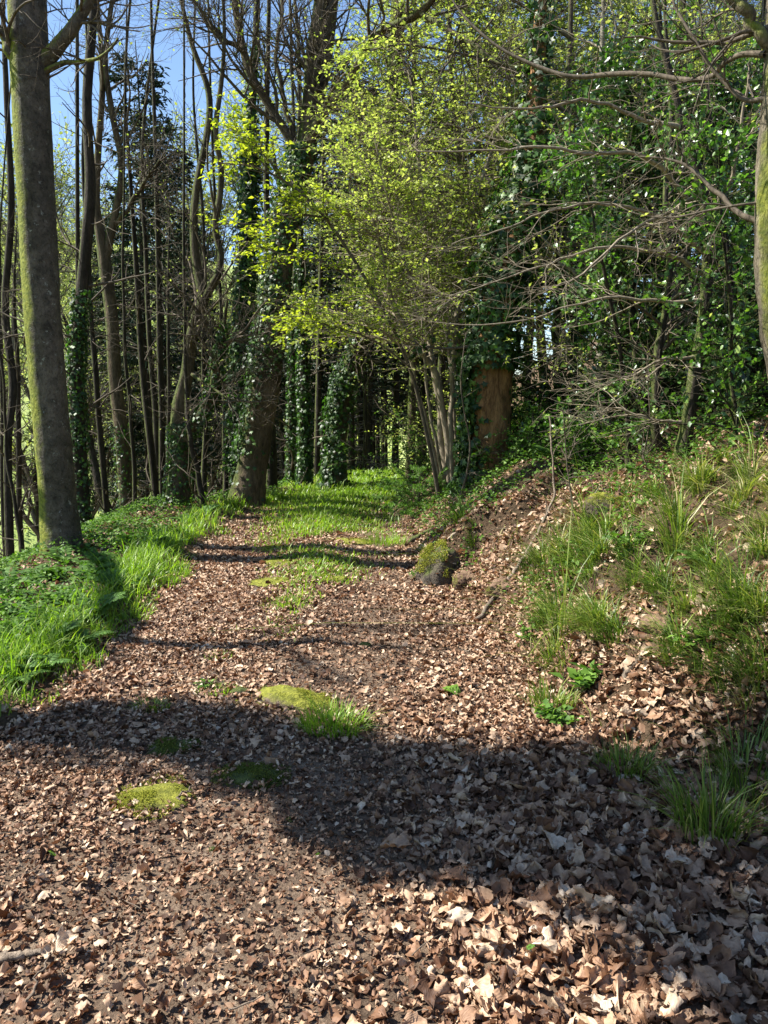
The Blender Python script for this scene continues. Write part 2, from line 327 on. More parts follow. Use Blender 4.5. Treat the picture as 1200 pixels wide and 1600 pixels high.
# ---------------------------------------------------------------- ground: one grid split into path, woodland floor and far hillside
def axis_(parts):
    o = []
    for a, b, s in parts: o.append(np.arange(a, b, s))
    return np.concatenate(o)
def geo(a, b, n): return np.sign(b)*np.geomspace(abs(a), abs(b), n)
xs = np.concatenate([geo(-7, -600, 44)[::-1], np.arange(-6.9, -3, .15), np.arange(-3, 3.2, .045), np.arange(3.2, 8, .15), geo(8, 500, 34)])
ys = np.concatenate([[-500, -200, -80, -30, -12, -5, -2, -1, 0], np.arange(.5, 9, .05), np.arange(9, 18, .12), geo(18, 900, 60)])
X, Y = np.meshgrid(xs, ys); Z = g(X, Y); nx = len(xs)
V = np.stack([X, Y, Z], -1).reshape(-1, 3)
i0 = (np.arange(len(ys)-1)[:, None]*nx+np.arange(nx-1)[None]).ravel()
Q = np.stack([i0, i0+1, i0+nx+1, i0+nx], 1)
cx = V[Q].mean(1)
wob = .12*N4(cx[:, 0], cx[:, 1], 2.)
isp = (cx[:, 0] > edgeL(cx[:, 1])+wob) & (cx[:, 0] < edgeR(cx[:, 1])+wob) & (cx[:, 1] > -2) & (cx[:, 1] < 15.5)
ish = valley(cx[:, 0], cx[:, 1]) > 17+3*N1(cx[:, 0], cx[:, 1], .2)
def sub(mask, name, m):
    q = Q[mask]; u, inv = np.unique(q, return_inverse=True); b = MB(); b.add(V[u], inv.reshape(-1, 4)); return b.build(name, m, kind='structure')
sub(isp, 'path', M['soil']); sub(ish & ~isp, 'hillside', M['hill']); sub(~isp & ~ish, 'ground', M['floor'])
tlog('ground')

# ---------------------------------------------------------------- fallen leaves
def litter(mb, P, size, nu, nv, tilt, lift, curl=2.2, tint=None, fold=.25):
    Mn = len(P)
    u = np.linspace(-1, 1, nu); v = np.linspace(0, 1, nv)
    W = .40*np.sin(np.pi*np.clip(v, 0.02, 1)**.85)**.75; W[0] = .03; W[-1] = .02
    lx = (u[None, :]*W[:, None])[None]*(1+.22*rng.normal(size=(Mn, nv, nu))*(np.abs(u) > .9)[None, None])*rng.uniform(.75, 1.25, (Mn, 1, 1))
    ly = np.broadcast_to((v-.5)[None, :, None], lx.shape)+.04*rng.normal(size=lx.shape)
    lz = fold*rng.uniform(-.3, 1.7, (Mn, 1, 1))*np.abs(lx)+.06*rng.normal(size=lx.shape)
    if nu >= 7:
        ph = rng.uniform(0, 6.28, (Mn, 1, 1)); fa = rng.uniform(4, 9, (Mn, 1, 1)); U_ = u[None, None, :]; V_ = v[None, :, None]
        lz = fold*rng.uniform(-.3, 1.7, (Mn, 1, 1))*np.abs(lx)+.05*np.sin(fa*V_+ph+3*U_)+.035*np.sin(fa*1.7*U_-ph*2+5*V_)+.022*np.sin(34*(V_-.5*np.abs(U_)))+.02*rng.normal(size=lx.shape)
    k = rng.normal(0, curl, (Mn, 1, 1)); k = np.where(np.abs(k) < .05, .05, k); k2 = rng.normal(0, curl*1.7, (Mn, 1, 1)); k2 = np.where(np.abs(k2) < .05, .05, k2)
    yy = np.sin(k*ly)/k; zz = (1-np.cos(k*ly))/k; xx = np.sin(k2*lx)/k2; zz = zz+(1-np.cos(k2*lx))/k2+lz
    L = np.stack([xx, yy, zz], -1).reshape(Mn, -1, 3)*size[:, None, None]
    D = rng.normal(size=(Mn, 3)); D[:, 2] *= tilt; D = nrm(D); N = rng.normal(size=(Mn, 3))*tilt; N[:, 2] += rng.choice([1, -1], Mn, p=[.7, .3])
    S = nrm(np.cross(D, N)); Nn = np.cross(S, D)
    G = P.copy(); G[:, 2] += lift+size*.06
    v3 = G[:, None]+L[..., 0:1]*S[:, None]+L[..., 1:2]*D[:, None]+L[..., 2:3]*Nn[:, None]
    idx = np.arange(nu*nv).reshape(nv, nu); q = np.stack([idx[:-1, :-1], idx[:-1, 1:], idx[1:, 1:], idx[1:, :-1]], -1).reshape(-1, 4)
    qq = q[None]+(np.arange(Mn)*nu*nv)[:, None, None]
    uv = np.broadcast_to(np.stack([np.broadcast_to(u[None], (nv, nu)), np.broadcast_to(v[:, None], (nv, nu)), np.zeros((nv, nu))], -1).reshape(1, -1, 3), (Mn, nu*nv, 3)).reshape(-1, 3)
    if tint is None: tint = rng.beta(1.35, 1.45, Mn)
    mb.add(v3, qq, tint=np.repeat(tint, nu*nv), uv=uv)
def inview(x, y, m=1.5): return np.abs(x) < (y*.5+.35+m)
def scatter(n, x0, x1, y0, y1, dens):
    x = rng.uniform(x0, x1, n); y = rng.uniform(y0, y1, n); k = (rng.uniform(0, 1, n) < dens(x, y)) & inview(x, y)
    x, y = x[k], y[k]; return np.stack([x, y, g(x, y)], 1)
def soilness(x, y):
    """bare soil on the path: the left and middle of the near path, the worn strip farther on"""
    near = np.exp(-((x+.5)/.6)**2-((y-2.5)/1.0)**2)
    mid = np.exp(-((x+.25-.05*(y-4))/.45)**2)*smooth(y, 3.2, 4.4)
    return np.clip(1.0*near+1.05*mid+.4*N2(x, y, 3.)+.2*N4(x, y, 4.), 0, 1)
lb = MB()
P = scatter(58000, -2.6, 3.2, 1.1, 3.6, lambda x, y: 1-.93*soilness(x, y))
big = smooth(P[:, 0]+.35*N1(P[:, 0], P[:, 1], 2.), -.3, .9)*(1-.35*smooth(P[:, 1], 2.4, 4))
sz = (.020+.037*big)*rng.lognormal(0, .42, len(P)); keep = rng.uniform(0, 1, len(P)) < (.95-.55*big)
P, sz = P[keep], np.minimum(sz[keep], .105); tlog('near leaves', len(P))
sz = np.minimum(sz, .09); kb = sz > .042; tlog('big', kb.sum()); litter(lb, P[kb], sz[kb], 7, 10, .42, rng.uniform(0, .028, kb.sum())); litter(lb, P[~kb], sz[~kb], 5, 6, .42, rng.uniform(0, .02, (~kb).sum()))
def dpath(x, y):
    onp = smooth(edgeR(y)+.3-x, -.2, .2)*smooth(x-edgeL(y)+.25, 0, .4)
    return onp*(.9-.78*soilness(x, y))*np.clip(4.6/y, .3, 1)
P = scatter(125000, -2.3, 1.7, 3.5, 13, dpath); tlog('path leaves', len(P))
litter(lb, P, (.031+.006*(P[:, 1] > 6))*rng.lognormal(0, .3, len(P)), 3, 5, .32, rng.uniform(0, .02, len(P)))
lb.build('fallen_leaves', M['litter'], kind='stuff', label='brown dead leaves covering the path')
cb = MB()     # crumbs: broken leaf bits and clods on the worn soil
P = scatter(150000, -2.2, 1.8, 1.35, 8.5, lambda x, y: (.25+.75*soilness(x, y))*np.clip(3.2/y, 0, 1)*smooth(x-edgeL(y), -.1, .1)*smooth(edgeR(y)+.2-x, -.1, .1)); tlog('crumbs', len(P))
litter(cb, P, .014*rng.lognormal(0, .45, len(P)), 3, 3, .6, rng.uniform(0, .008, len(P)), 1.2, tint=rng.beta(1.3, 2.2, len(P))*.85)
cb.build('leaf_crumbs', M['litter'], kind='stuff', label='crumbled leaf bits on the worn soil')
bb = MB()
P = scatter(125000, .2, 7.5, .9, 12, lambda x, y: smooth(x-edgeR(y), -.1, .2)*np.clip(5.5/y, .25, 1)*(.3+.7*smooth(N3(x, y, 2.2), -.5, .3))*(1-.4*np.exp(-((x-1.0)/.4)**2-((y-7.2)/.4)**2))*np.where(x-edgeR(y) > 3, .5, 1)); tlog('bank leaves', len(P))
litter(bb, P, .037*rng.lognormal(0, .4, len(P)), 3, 5, .55, rng.uniform(0, .02, len(P)))
P = scatter(26000, -9, -2.6, 4, 16, lambda x, y: .55+.3*N2(x, y)); litter(bb, P, .06*rng.lognormal(0, .3, len(P)), 3, 4, .5, rng.uniform(0, .02, len(P)), tint=rng.beta(2, 3, len(P)))
P = scatter(22000, 2, 16, 8, 26, lambda x, y: .7+0*x); litter(bb, P, .10*rng.lognormal(0, .3, len(P)), 3, 3, .5, rng.uniform(0, .03, len(P)))
bb.build('bank_leaf_litter', M['litter'], kind='stuff', label='dead leaves lying on the banks and wood floor')
wb_ = MB(); P = scatter(1500, -2.2, 4, 1.5, 9, lambda x, y: np.clip(3./y, .2, 1)*.5); n = len(P); P[:, 2] += .012+rng.uniform(0, .02, n); a = rng.uniform(0, 6.28, n)
L_t = rng.lognormal(-2.3, .5, n); tp, tr_ = run(P, np.stack([np.cos(a), np.sin(a), rng.normal(0, .08, n)], 1), L_t, rng.uniform(.001, .0028, n), 6, .12); tp[:, :, 2] = np.maximum(tp[:, :, 2], g(tp[:, :, 0], tp[:, :, 1])+.008); tubes(wb_, tp, tr_, 5)
wb_.build('twig_litter', M['deadwood'], kind='stuff', label='small dead twigs strewn over the leaves')
tlog('litter')

# ---------------------------------------------------------------- grass
def blades(mb, P, h, wd, bend=.5, az=None, tint=None, dry=0.):
    n = len(P); a = rng.uniform(0, 2*np.pi, n) if az is None else az
    D = np.stack([np.cos(a), np.sin(a), np.zeros(n)], 1); S = np.stack([-np.sin(a+rng.normal(0, .5, n)), np.cos(a+rng.normal(0, .5, n)), np.zeros(n)], 1)
    b = bend*rng.lognormal(0, .5, n); t = np.array([0, .35, .7, 1.]); ww = np.array([.8, 1, .7, .06])
    out = (b[:, None]*h[:, None]*t**2)[..., None]*D[:, None]; up = (h[:, None]*(t-.35*np.minimum(b[:, None], 1.3)*t**2.2))[..., None]*np.array([0, 0, 1.])
    c = P[:, None]+out+up; s = (wd[:, None]*ww)[..., None]*S[:, None]*.5
    v = np.stack([c-s, c+s], 2); i = np.arange(n*8).reshape(n, 4, 2)
    q = np.stack([i[:, :-1, 0], i[:, :-1, 1], i[:, 1:, 1], i[:, 1:, 0]], -1)
    tint = np.clip(rng.beta(2, 2, n)+dry, 0, 1) if tint is None else tint
    mb.add(v, q, tint=np.repeat(tint, 8))
def verge(x, y):
    d = edgeL(y)-x
    return smooth(d+.16*N4(x, y, 3.)+.1*N2(x, y, 8), -.02, .15)*(1-smooth(d+.2*N3(x, y, 2.), .38, .72))
gb = MB()
P = scatter(90000, -3.9, -1.5, 2.7, 13, lambda x, y: verge(x, y)*np.clip(4.6/y, .35, 1)*(.25+.75*smooth(N1(x, y, 3.5)+.4*N4(x, y, 5), -.5, .5))); tlog('verge grass', len(P))
hh = (.075+.075*smooth(edgeL(P[:, 1])-P[:, 0], 0, .5))*rng.lognormal(0, .3, len(P))*np.interp(P[:, 1], [3, 6, 12], [.9, 1.05, 1.1])
blades(gb, P, hh, .0042+.0008*P[:, 1]*rng.uniform(.5, 1.2, len(P)), .55)
gb.build('verge_grass', M['grass'], kind='stuff', label='bright green grass on the left verge')
GC = [(hit(a, b_), rx, ry, k) for a, b_, rx, ry, k in ((860, 890, .38, .7, 1.3), (880, 960, .35, .5, 1.3), (850, 1050, .28, .3, 1.3), (900, 1000, .3, .3, 1.1), (985, 870, .4, .4, .5), (1160, 930, .45, .6, 1.7), (1120, 1010, .2, .2, .7), (1180, 1060, .22, .22, 1.1), (1180, 850, .35, .5, .8), (1190, 760, .4, .5, .6), (930, 1040, .25, .25, 1.), (1010, 930, .25, .3, .8), (780, 960, .15, .2, .7), (1090, 960, .2, .3, .8), (760, 830, .3, .4, .4), (700, 860, .2, .2, .6))]
def bankgrass(x, y):
    d = x-edgeR(y); m = smooth(N2(x+3, y, 1.9)+.25*N4(x, y, 5), -.05, .4)
    near = 0
    for c_, rx, ry, a_ in GC: near = np.maximum(near, a_*np.exp(-((x-c_[0])/rx)**2-((y-c_[1])/ry)**2))
    m = np.where(near > 1, np.maximum(m, .6), m)
    return np.clip(smooth(d, -.1, .15)*(1-smooth(d, 3.2, 4.2))*(1-smooth(y, 7, 8.5))*(.03+.95*near)*(.10+.9*m), 0, 1)
gb = MB()
T_ = scatter(9000, .4, 5.5, 2.3, 9, lambda x, y: bankgrass(x, y)*.30); tlog('tussocks', len(T_))
k_ = rng.integers(14, 95, len(T_)); id_ = np.repeat(np.arange(len(T_)), k_); n = len(id_); a = rng.uniform(0, 6.28, n); q = .045*np.sqrt(rng.uniform(0, 1, n))
x, y = T_[id_, 0]+q*np.cos(a), T_[id_, 1]+q*np.sin(a); P = np.stack([x, y, g(x, y)-.004], 1)
az = np.arctan2(np.sin(a)*.8, np.cos(a)*.8-.7)+rng.normal(0, .35, n); hs = rng.lognormal(0, .35, len(T_))[id_]; dr = rng.normal(0, .16, len(T_))[id_]
blades(gb, P, .15*hs*rng.lognormal(0, .3, n), .0032+.0006*P[:, 1]*rng.uniform(.5, 1.2, n), .85, az, dry=dr+.26*smooth(P[:, 0], 1.6, 2.2)-.06)
P = scatter(60000, .3, 5.5, 2.3, 9, lambda x, y: bankgrass(x, y)*.35+.05*(x > edgeR(y))); blades(gb, P, .06*rng.lognormal(0, .4, len(P)), .003+.0006*P[:, 1]*rng.uniform(.5, 1.2, len(P)), .7, dry=.15)
gb.build('bank_grass', M['bgrass'], kind='stuff', label='tufted green and straw grass on the right bank')
gb = MB()
def pathgrass(x, y):
    xm = x-np.interp(y, [4.5, 7, 12, 14, 19], [-.55, -.62, -.9, -.5, 1.2]); s = np.interp(y, [4.5, 7, 9, 13, 16], [.12, .3, .55, .8, 1.6])
    return np.exp(-(xm/s)**2)*smooth(y, 3.9, 6)*smooth(N3(x, y, 2.)+.4*N4(x, y, 5)+.15*(y-7), -.35, .35)
P = scatter(210000, -2.4, 3.4, 4, 21, pathgrass); tlog('path grass', len(P))
blades(gb, P, .05*rng.lognormal(0, .4, len(P))*np.interp(P[:, 1], [5, 12], [.8, 1.5]), .004+.0007*P[:, 1], .6, dry=.05)
gb.build('path_grass', M['grass'], kind='stuff', label='short grass growing along the middle of the path')

def tuft(px, py, n, r, h, label, m='grass', herb=0):
    c = hit(px, py); b = MB(); a = rng.uniform(0, 6.28, n); q = r*np.sqrt(rng.uniform(0, 1, n))
    x, y = c[0]+q*np.cos(a), c[1]+q*np.sin(a)*.8
    blades(b, np.stack([x, y, g(x, y)-.005], 1), h*rng.lognormal(0, .3, n), rng.uniform(.0035, .0065, n), .5, a+rng.normal(0, .5, n))
    o = b.build('grass_tuft', M[m], base=c, label=label, category='grass tuft', group='grass tufts on the path and bank foot')
    return o
tuft(520, 1140, 420, .17, .10, 'thick green grass tuft at the right end of the mossy stone in the path')
tuft(238, 1108, 260, .09, .045, 'low dark green tuft left of the path middle in tree shade', 'bgrass')
tuft(335, 1082, 160, .12, .035, 'sparse small green tuft between the dark low tuft and the mossy stone')
tuft(450, 945, 300, .2, .05, 'flat grass patch in the sunlit path middle', 'grass')
tuft(345, 1028, 90, .1, .035, 'tiny sparse tuft beside the shadow band across the path', 'grass')
tuft(1110, 1310, 230, .13, .24, 'tall dark grass tuft in the shade at the right bank foot', 'bgrass')
tuft(975, 1215, 170, .12, .15, 'loose dark grass tuft in the shade left of the tallest shaded tuft', 'bgrass')
tuft(1165, 1230, 130, .1, .2, 'tall thin grass tuft at the far right edge above the shaded leaves', 'bgrass')
tuft(860, 1105, 170, .13, .12, 'green tuft at the bank foot beside the big leaved herb', 'bgrass')
tuft(600, 850, 260, .25, .12, 'soft grass tuft before the mossy earth outcrop', 'grass')
tlog('grass')

# ---------------------------------------------------------------- stones, earth outcrop, sticks
def blob(px, py, sx, sy, sz, name, m, label, cat, sink=.35, rz=0, n=40, rough=.18, group=None, c=None, hair=None, hn=0):
    hn = int(hn*1.8)
    c = hit(px, py) if c is None else np.array(c, float); b = MB()
    th = np.linspace(0, np.pi, n); ph = np.linspace(0, 2*np.pi, 2*n, endpoint=False)
    T, Pp = np.meshgrid(th, ph, indexing='ij'); d = np.stack([np.sin(T)*np.cos(Pp), np.sin(T)*np.sin(Pp), np.cos(T)], -1)
    s = rng.uniform(0, 50); r = 1+rough*(N1(d[..., 0]*2+s, d[..., 1]*2+d[..., 2]*1.7, 1.6)+.5*N2(d[..., 0]*5+d[..., 2]*3+s, d[..., 1]*5, 1.5)+.22*N3(d[..., 0]*13+s, d[..., 1]*13+d[..., 2]*11, 1.5))
    r = r*(1+(.15*N4(d[..., 0]*22+s, d[..., 1]*22+d[..., 2]*19, 1.2) if m == 'earth' else 0)); p = d*r[..., None]*np.array([sx, sy, sz]); cr, sr = math.cos(rz), math.sin(rz)
    p = np.stack([p[..., 0]*cr-p[..., 1]*sr, p[..., 0]*sr+p[..., 1]*cr, p[..., 2]-sz*sink], -1)+c
    i = np.arange(n*2*n).reshape(n, 2*n); q = np.stack([i[:-1], i[1:], np.roll(i[1:], -1, 1), np.roll(i[:-1], -1, 1)], -1)
    b.add(p, q)
    if hair: c = c.copy()
    if hair:
        root = thing(name, label, cat, c, group); b.build('rock', M[m], root, c)
        hb = MB(); up = (d[..., 2] > .25); pp = p[up]; dd = d[up]; k = rng.integers(0, len(pp), hn)
        jit = rng.normal(0, .012, (hn, 3)); jit[:, 2] = 0; kk = N2(pp[k, 0]*9, pp[k, 1]*9, 1.)+.6*N4(pp[k, 0]*30, pp[k, 1]*30, 1.) > -.05
        hp = pp[k][kk]+jit[kk]; blades(hb, hp, rng.uniform(.003, .009, len(hp)), rng.uniform(.0025, .004, len(hp)), .7)
        nn = hn; a = rng.uniform(0, 6.28, nn); q = rng.uniform(.5, 1.55, nn); x = c[0]+q*sx*np.cos(a+rz); y = c[1]+q*sy*np.sin(a+rz); k = N4(x, y, 9.)+.5*N3(x, y, 20)-(q-.9)*1.6 > -.1
        x, y = x[k], y[k]; hp = np.stack([x, y, g(x, y)+.002], 1); blades(hb, hp, rng.uniform(.003, .008, len(x)), rng.uniform(.0025, .004, len(x)), .8)
        hb.build('moss', M[hair], root, c)
        return root
    return b.build(name, M[m], base=c, label=label, category=cat, **({'group': group} if group else {}))
G = 'mossy stones set in the path'
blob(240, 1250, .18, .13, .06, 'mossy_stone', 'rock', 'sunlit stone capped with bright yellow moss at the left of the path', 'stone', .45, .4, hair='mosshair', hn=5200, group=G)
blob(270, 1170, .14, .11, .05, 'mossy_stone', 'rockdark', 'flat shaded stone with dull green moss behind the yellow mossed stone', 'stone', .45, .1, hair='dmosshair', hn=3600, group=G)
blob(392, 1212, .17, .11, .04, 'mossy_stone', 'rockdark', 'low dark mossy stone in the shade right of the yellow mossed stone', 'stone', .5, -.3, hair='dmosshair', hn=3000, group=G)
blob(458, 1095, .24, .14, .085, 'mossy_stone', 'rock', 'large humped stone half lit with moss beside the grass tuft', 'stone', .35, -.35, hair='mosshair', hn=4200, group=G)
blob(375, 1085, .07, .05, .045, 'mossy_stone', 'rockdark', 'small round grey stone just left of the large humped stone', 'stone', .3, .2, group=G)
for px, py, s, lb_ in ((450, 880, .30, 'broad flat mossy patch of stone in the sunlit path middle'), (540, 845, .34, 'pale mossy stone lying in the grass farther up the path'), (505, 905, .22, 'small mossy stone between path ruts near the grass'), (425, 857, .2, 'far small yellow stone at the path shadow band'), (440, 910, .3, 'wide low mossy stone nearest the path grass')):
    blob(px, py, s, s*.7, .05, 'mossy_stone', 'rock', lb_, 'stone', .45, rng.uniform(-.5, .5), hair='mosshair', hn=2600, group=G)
for k, (px, py, s) in enumerate(((100, 1075, .04), (700, 1200, .035), (330, 985, .04), (570, 1010, .05), (330, 1330, .018), (452, 1285, .02))):
    blob(px, py, s, s*.8, s*.6, 'small_stone', 'rockdark', ('half buried small stone by the left grass edge', 'dark small stone among the shaded leaves', 'small stone at the left rut of the path', 'pale small stone in the sunny path middle', 'pebble on the soil below the yellow mossed stone', 'pebble on the soil right below the yellow mossed stone')[k], 'stone', .3, k, n=14, rough=.25)
# outcrop at the foot of the bank
c = hit(705, 905); root = thing('earth_outcrop', 'bare brown earth outcrop with green moss on its left face at the bank foot', 'earth outcrop', c)
def lump(c0, sx, sy, sz, m, name, rz=0., rough=.22):
    o = blob(0, 0, sx, sy, sz, name, m, '', '', .2, rz, 36, rough, None, c0); o.parent = root
    o.location = np.array(c0)-c
    for k in ('label', 'category'): del o[k]
lump(hit(695, 900)+[.02, .15, .0], .24, .28, .25, 'rockdark', 'mossy_lump', .3, .3)
lump(hit(740, 905)+[0, .1, -.04], .16, .14, .11, 'earth', 'earth_lump', -.2, .2)
lump(hit(800, 915)+[0, .1, -.04], .2, .14, .1, 'earth', 'earth_lump', .6)
hb = MB(); n = 7000; q0 = hit(695, 900)+np.array([.02, .15, .0]); d = rand_unit(n); d[:, 0] = -np.abs(d[:, 0]); d[:, 2] = np.abs(d[:, 2]); k = N2(d[:, 0]*4, d[:, 1]*4+d[:, 2]*3, 1.5) > -.1
hp = q0+d[k]*np.array([.25, .29, .25])*rng.uniform(.9, 1.15, (k.sum(), 1)); k2 = rng.uniform(0, 1, 14000); x = rng.uniform(.35, 1.1, 14000); y = rng.uniform(6.6, 7.3, 14000); k2 = (N4(x, y, 7.)+.6*N2(x, y, 3.)-(x-.45)*1.8) > .1; x, y = x[k2], y[k2]; hp = np.vstack([hp, np.stack([x, y, g(x, y)], 1)]); blades(hb, hp, rng.uniform(.006, .02, len(hp)), rng.uniform(.004, .006, len(hp)), .9); hb.build('moss', M['mosshair'], root, c)
ob = MB(); n = 1500; x = rng.uniform(c[0]-.15, c[0]+1.25, n); y = rng.uniform(c[1]-.3, c[1]+1.0, n); dg = bpy.context.evaluated_depsgraph_get()
bpy.context.view_layer.update()
for xx, yy in zip(x, y):
    ok, loc, nn, _, ho, _ = sc.ray_cast(dg, Vector((xx, yy, 2.5)), Vector((0, 0, -1)))
    if ok and ho and ho.parent == root and nn.z > .35: litter(ob, np.array([loc]), np.array([rng.uniform(.02, .05)]), 3, 5, .5, .0)
if ob.n: ob.build('leaves', M['litter'], root, c, kind='stuff')
# mossy mound under the saplings
blob(0, 0, .17, .14, .12, 'mossy_mound', 'rock', 'yellow green mossy hump below the pale thin trunk', 'mossy mound', .2, .2, c=hit(955, 800)+[0, .1, .03], hair='mosshair', hn=4000)
blob(0, 0, .14, .12, .22, 'tree_stump', 'redbark', 'broken brown stump behind the pale thin trunk', 'tree stump', .1, .2, c=at(965, 672, 8.9))
c = hit(1035, 975); blob(0, 0, .10, .12, .07, 'earth_lump', 'earth', 'crumbled bare earth hump in the middle of the grassy bank', 'earth lump', .5, .2, c=c)

def stick(pix, r, name, label, m='deadwood', cat='stick', n=24, ground=True, lift=.012, wob=.006, side=None):
    if ground: pts = [hit(a, b_)+[0, 0, lift] for a, b_ in pix]
    else: pts = [at(p_[0], p_[1], min(p_[2], hit(p_[0], p_[1])[1]-.05)) for p_ in pix]
    p, rr = resample(pts, np.linspace(r, r*.45, len(pts)), n); p = p+rng.normal(0, wob, p.shape); b = MB(); tubes(b, p, rr, 9, .2, cap=True)
    if side:
        P_, D_, L_, R_ = kids(p[None], rr[None], side[0], side[1], (30, 60), rmin=r*.25); tp, tr = run(P_, D_, L_, R_, 6, .15); tubes(b, tp, tr, 5)
    return b.build(name, M[m], base=p[0], label=label, category=cat)
stick([(745, 968, 5.6), (790, 912, 5.9), (815, 875, 6.05), (845, 820, 6.3), (865, 770, 6.5), (862, 710, 6.6), (860, 650, 6.7)], .016, 'fallen_branch', 'long thin bare branch leaning down the bank to the path', cat='branch', n=40, ground=False, side=(6, (.2, .6)))
stick([(-40, 1512), (10, 1508), (72, 1500)], .018, 'dead_stick', 'short thick stick at the bottom left among the leaves', lift=.02)
stick([(40, 1592), (62, 1545), (80, 1510), (95, 1465)], .004, 'dead_twig', 'thin pale twig standing out beside the short thick stick', lift=.03)
stick([(975, 1065), (1000, 1035), (1012, 1020)], .012, 'dead_stick', 'pale broken stick on the leafy slope of the bank', lift=.02)
stick([(1035, 1010), (1045, 985), (1043, 930)], .011, 'dead_stick', 'dark rotten stick propped by the earth hump on the bank', 'dark', lift=.04)
stick([(640, 850), (665, 835), (695, 820)], .035, 'fallen_log', 'short dark log lying above the mossy earth outcrop', 'dark', 'log', lift=.02)
stick([(275, 1262), (300, 1245), (315, 1235)], .004, 'dead_twig', 'tiny twig lying on the yellow mossed stone', lift=.03)
stick([(520, 1375), (545, 1340), (560, 1318)], .003, 'dead_twig', 'thin twig on the soil in the middle of the near path', lift=.02)
# single leaves that stand out
def oneleaf(px, py, s, label, m='litter', tint=.8, up=.03, tilt=.25):
    c = hit(px, py)+[0, 0, up]; b = MB(); litter(b, c[None], np.array([s]), 9, 11, tilt, 0., .8, np.array([tint])); b.build('leaf', M[m], base=c, label=label, category='leaf')
oneleaf(618, 1345, .11, 'large curled tan leaf on the edge of the shade in the near path', tint=.6, up=.05)
oneleaf(862, 1335, .10, 'large pale grey leaf lying in the shade at the right', tint=.95, up=.05)
oneleaf(765, 1495, .12, 'large tan leaf in the sun near the bottom middle', tint=.75, up=.05)
oneleaf(1060, 1370, .10, 'pale lobed leaf in the shade at the lower right', tint=.97, up=.05)
oneleaf(105, 1500, .07, 'pale pink leaf right of the short thick stick', tint=.9, up=.04)
oneleaf(829, 1505, .03, 'small dark green leaf on the sunny brown leaves at the bottom', 'green1', .0, .05)
oneleaf(497, 1348, .02, 'tiny green leaf on the soil in the near path middle', 'green1', .0, .03)
oneleaf(82, 1348, .03, 'small light green leaf on the left of the near path', 'green1', 1., .03)
oneleaf(705, 1088, .10, 'yellow green fallen leaf at the right side of the path', 'green1', 1., .04)
tlog('stones')

# ---------------------------------------------------------------- ferns and herbs
def fern_mesh(nf, Lf, seed):
    b = MB(); a0 = rng.uniform(0, 6.28)
    for k in range(nf):
        a = a0+k*2.4+rng.normal(0, .2); L = Lf*rng.uniform(.7, 1.1); lean = rng.uniform(.5, 1.1); n = 26
        t = np.linspace(0, 1, n); out = L*(lean*t*.8+.15*t**2); up = L*(.75*t-.62*lean*t**2.2)
        c = np.stack([np.cos(a)*out, np.sin(a)*out, up], 1); c += np.cumsum(rng.normal(0, .0015, c.shape), 0)
        T = nrm(np.gradient(c, axis=0)); S = nrm(np.cross(T, [0, 0, 1.])); Nn = np.cross(S, T)
        tubes(b, c, np.linspace(.0035, .001, n), 4)
        pl = L*.21*np.sin(np.pi*np.clip(t*.93+.07, 0, 1)**.8)**.9
        for s in (-1, 1):
            m = slice(3, n); D = nrm(S[m]*s+T[m]*.45-Nn[m]*.12); leaves(b, c[m], D, Nn[m], pl[m]+.004, 'blade', np.clip(rng.normal(.5, .2, n-3), 0, 1))
            mid = c[m]+D*(pl[m]*.5)[:, None]
            for q in (-1, 1):
                for f in (.25, .5, .75):
                    leaves(b, c[m]+D*(pl[m]*f)[:, None], nrm(D*.6+T[m]*q), Nn[m], pl[m]*.22*(1.25-f), 'leaf', np.clip(rng.normal(.5, .2, n-3), 0, 1))
    return b
FG = 'ferns along the left verge'
protos = []
for k in range(3): protos.append(fern_mesh((9, 7, 8)[k], (.30, .38, .28)[k], k))
fern_meshes = []
spots = [(40, 915), (85, 905), (130, 895), (25, 960), (70, 975), (115, 965), (165, 905), (190, 880), (215, 865), (150, 870), (240, 855), (45, 1015), (95, 940), (12, 915), (180, 900), (60, 905), (20, 935), (110, 935), (160, 885), (200, 850), (245, 835), (35, 985), (90, 1000), (130, 860), (15, 1040), (180, 920), (60, 1050), (290, 815), (150, 965), (230, 870), (5, 890), (320, 805), (120, 1010), (265, 850), (50, 870), (10, 1000), (210, 905), (100, 880), (175, 850), (345, 795), (-30, 960), (80, 960), (-30, 1040), (140, 905), (30, 1060)]
fl = ['glossy green fern on the left verge']
for i, (px, py) in enumerate(spots):
    c = hit(px, py)-[0, 0, .02]
    lab = 'one of the many low green ferns crowding the left verge beside the grass'
    if i < 3: o = protos[i].build('fern', M['fern'], base=(0, 0, 0), label=lab, category='fern', group=FG); fern_meshes.append(o)
    else: o = fern_meshes[i % 3].copy(); COL.objects.link(o)
    o.location = c; o.rotation_euler = (0, 0, rng.uniform(0, 6.28)); s = rng.uniform(.7, 1.15); o.scale = (s, s, s)
for i, (px, py, s) in enumerate(((955, 700, .9), (900, 690, 1.), (990, 740, .8), (1090, 880, .6), (860, 720, .9))):
    o = fern_meshes[i % 3].copy(); COL.objects.link(o); o.location = hit(px, py); o.scale = (s, s, s); o.rotation_euler = (0, 0, i*1.3)
    o['label'] = 'light green fern on the right bank under the hollies'; o['group'] = 'ferns on the right bank'
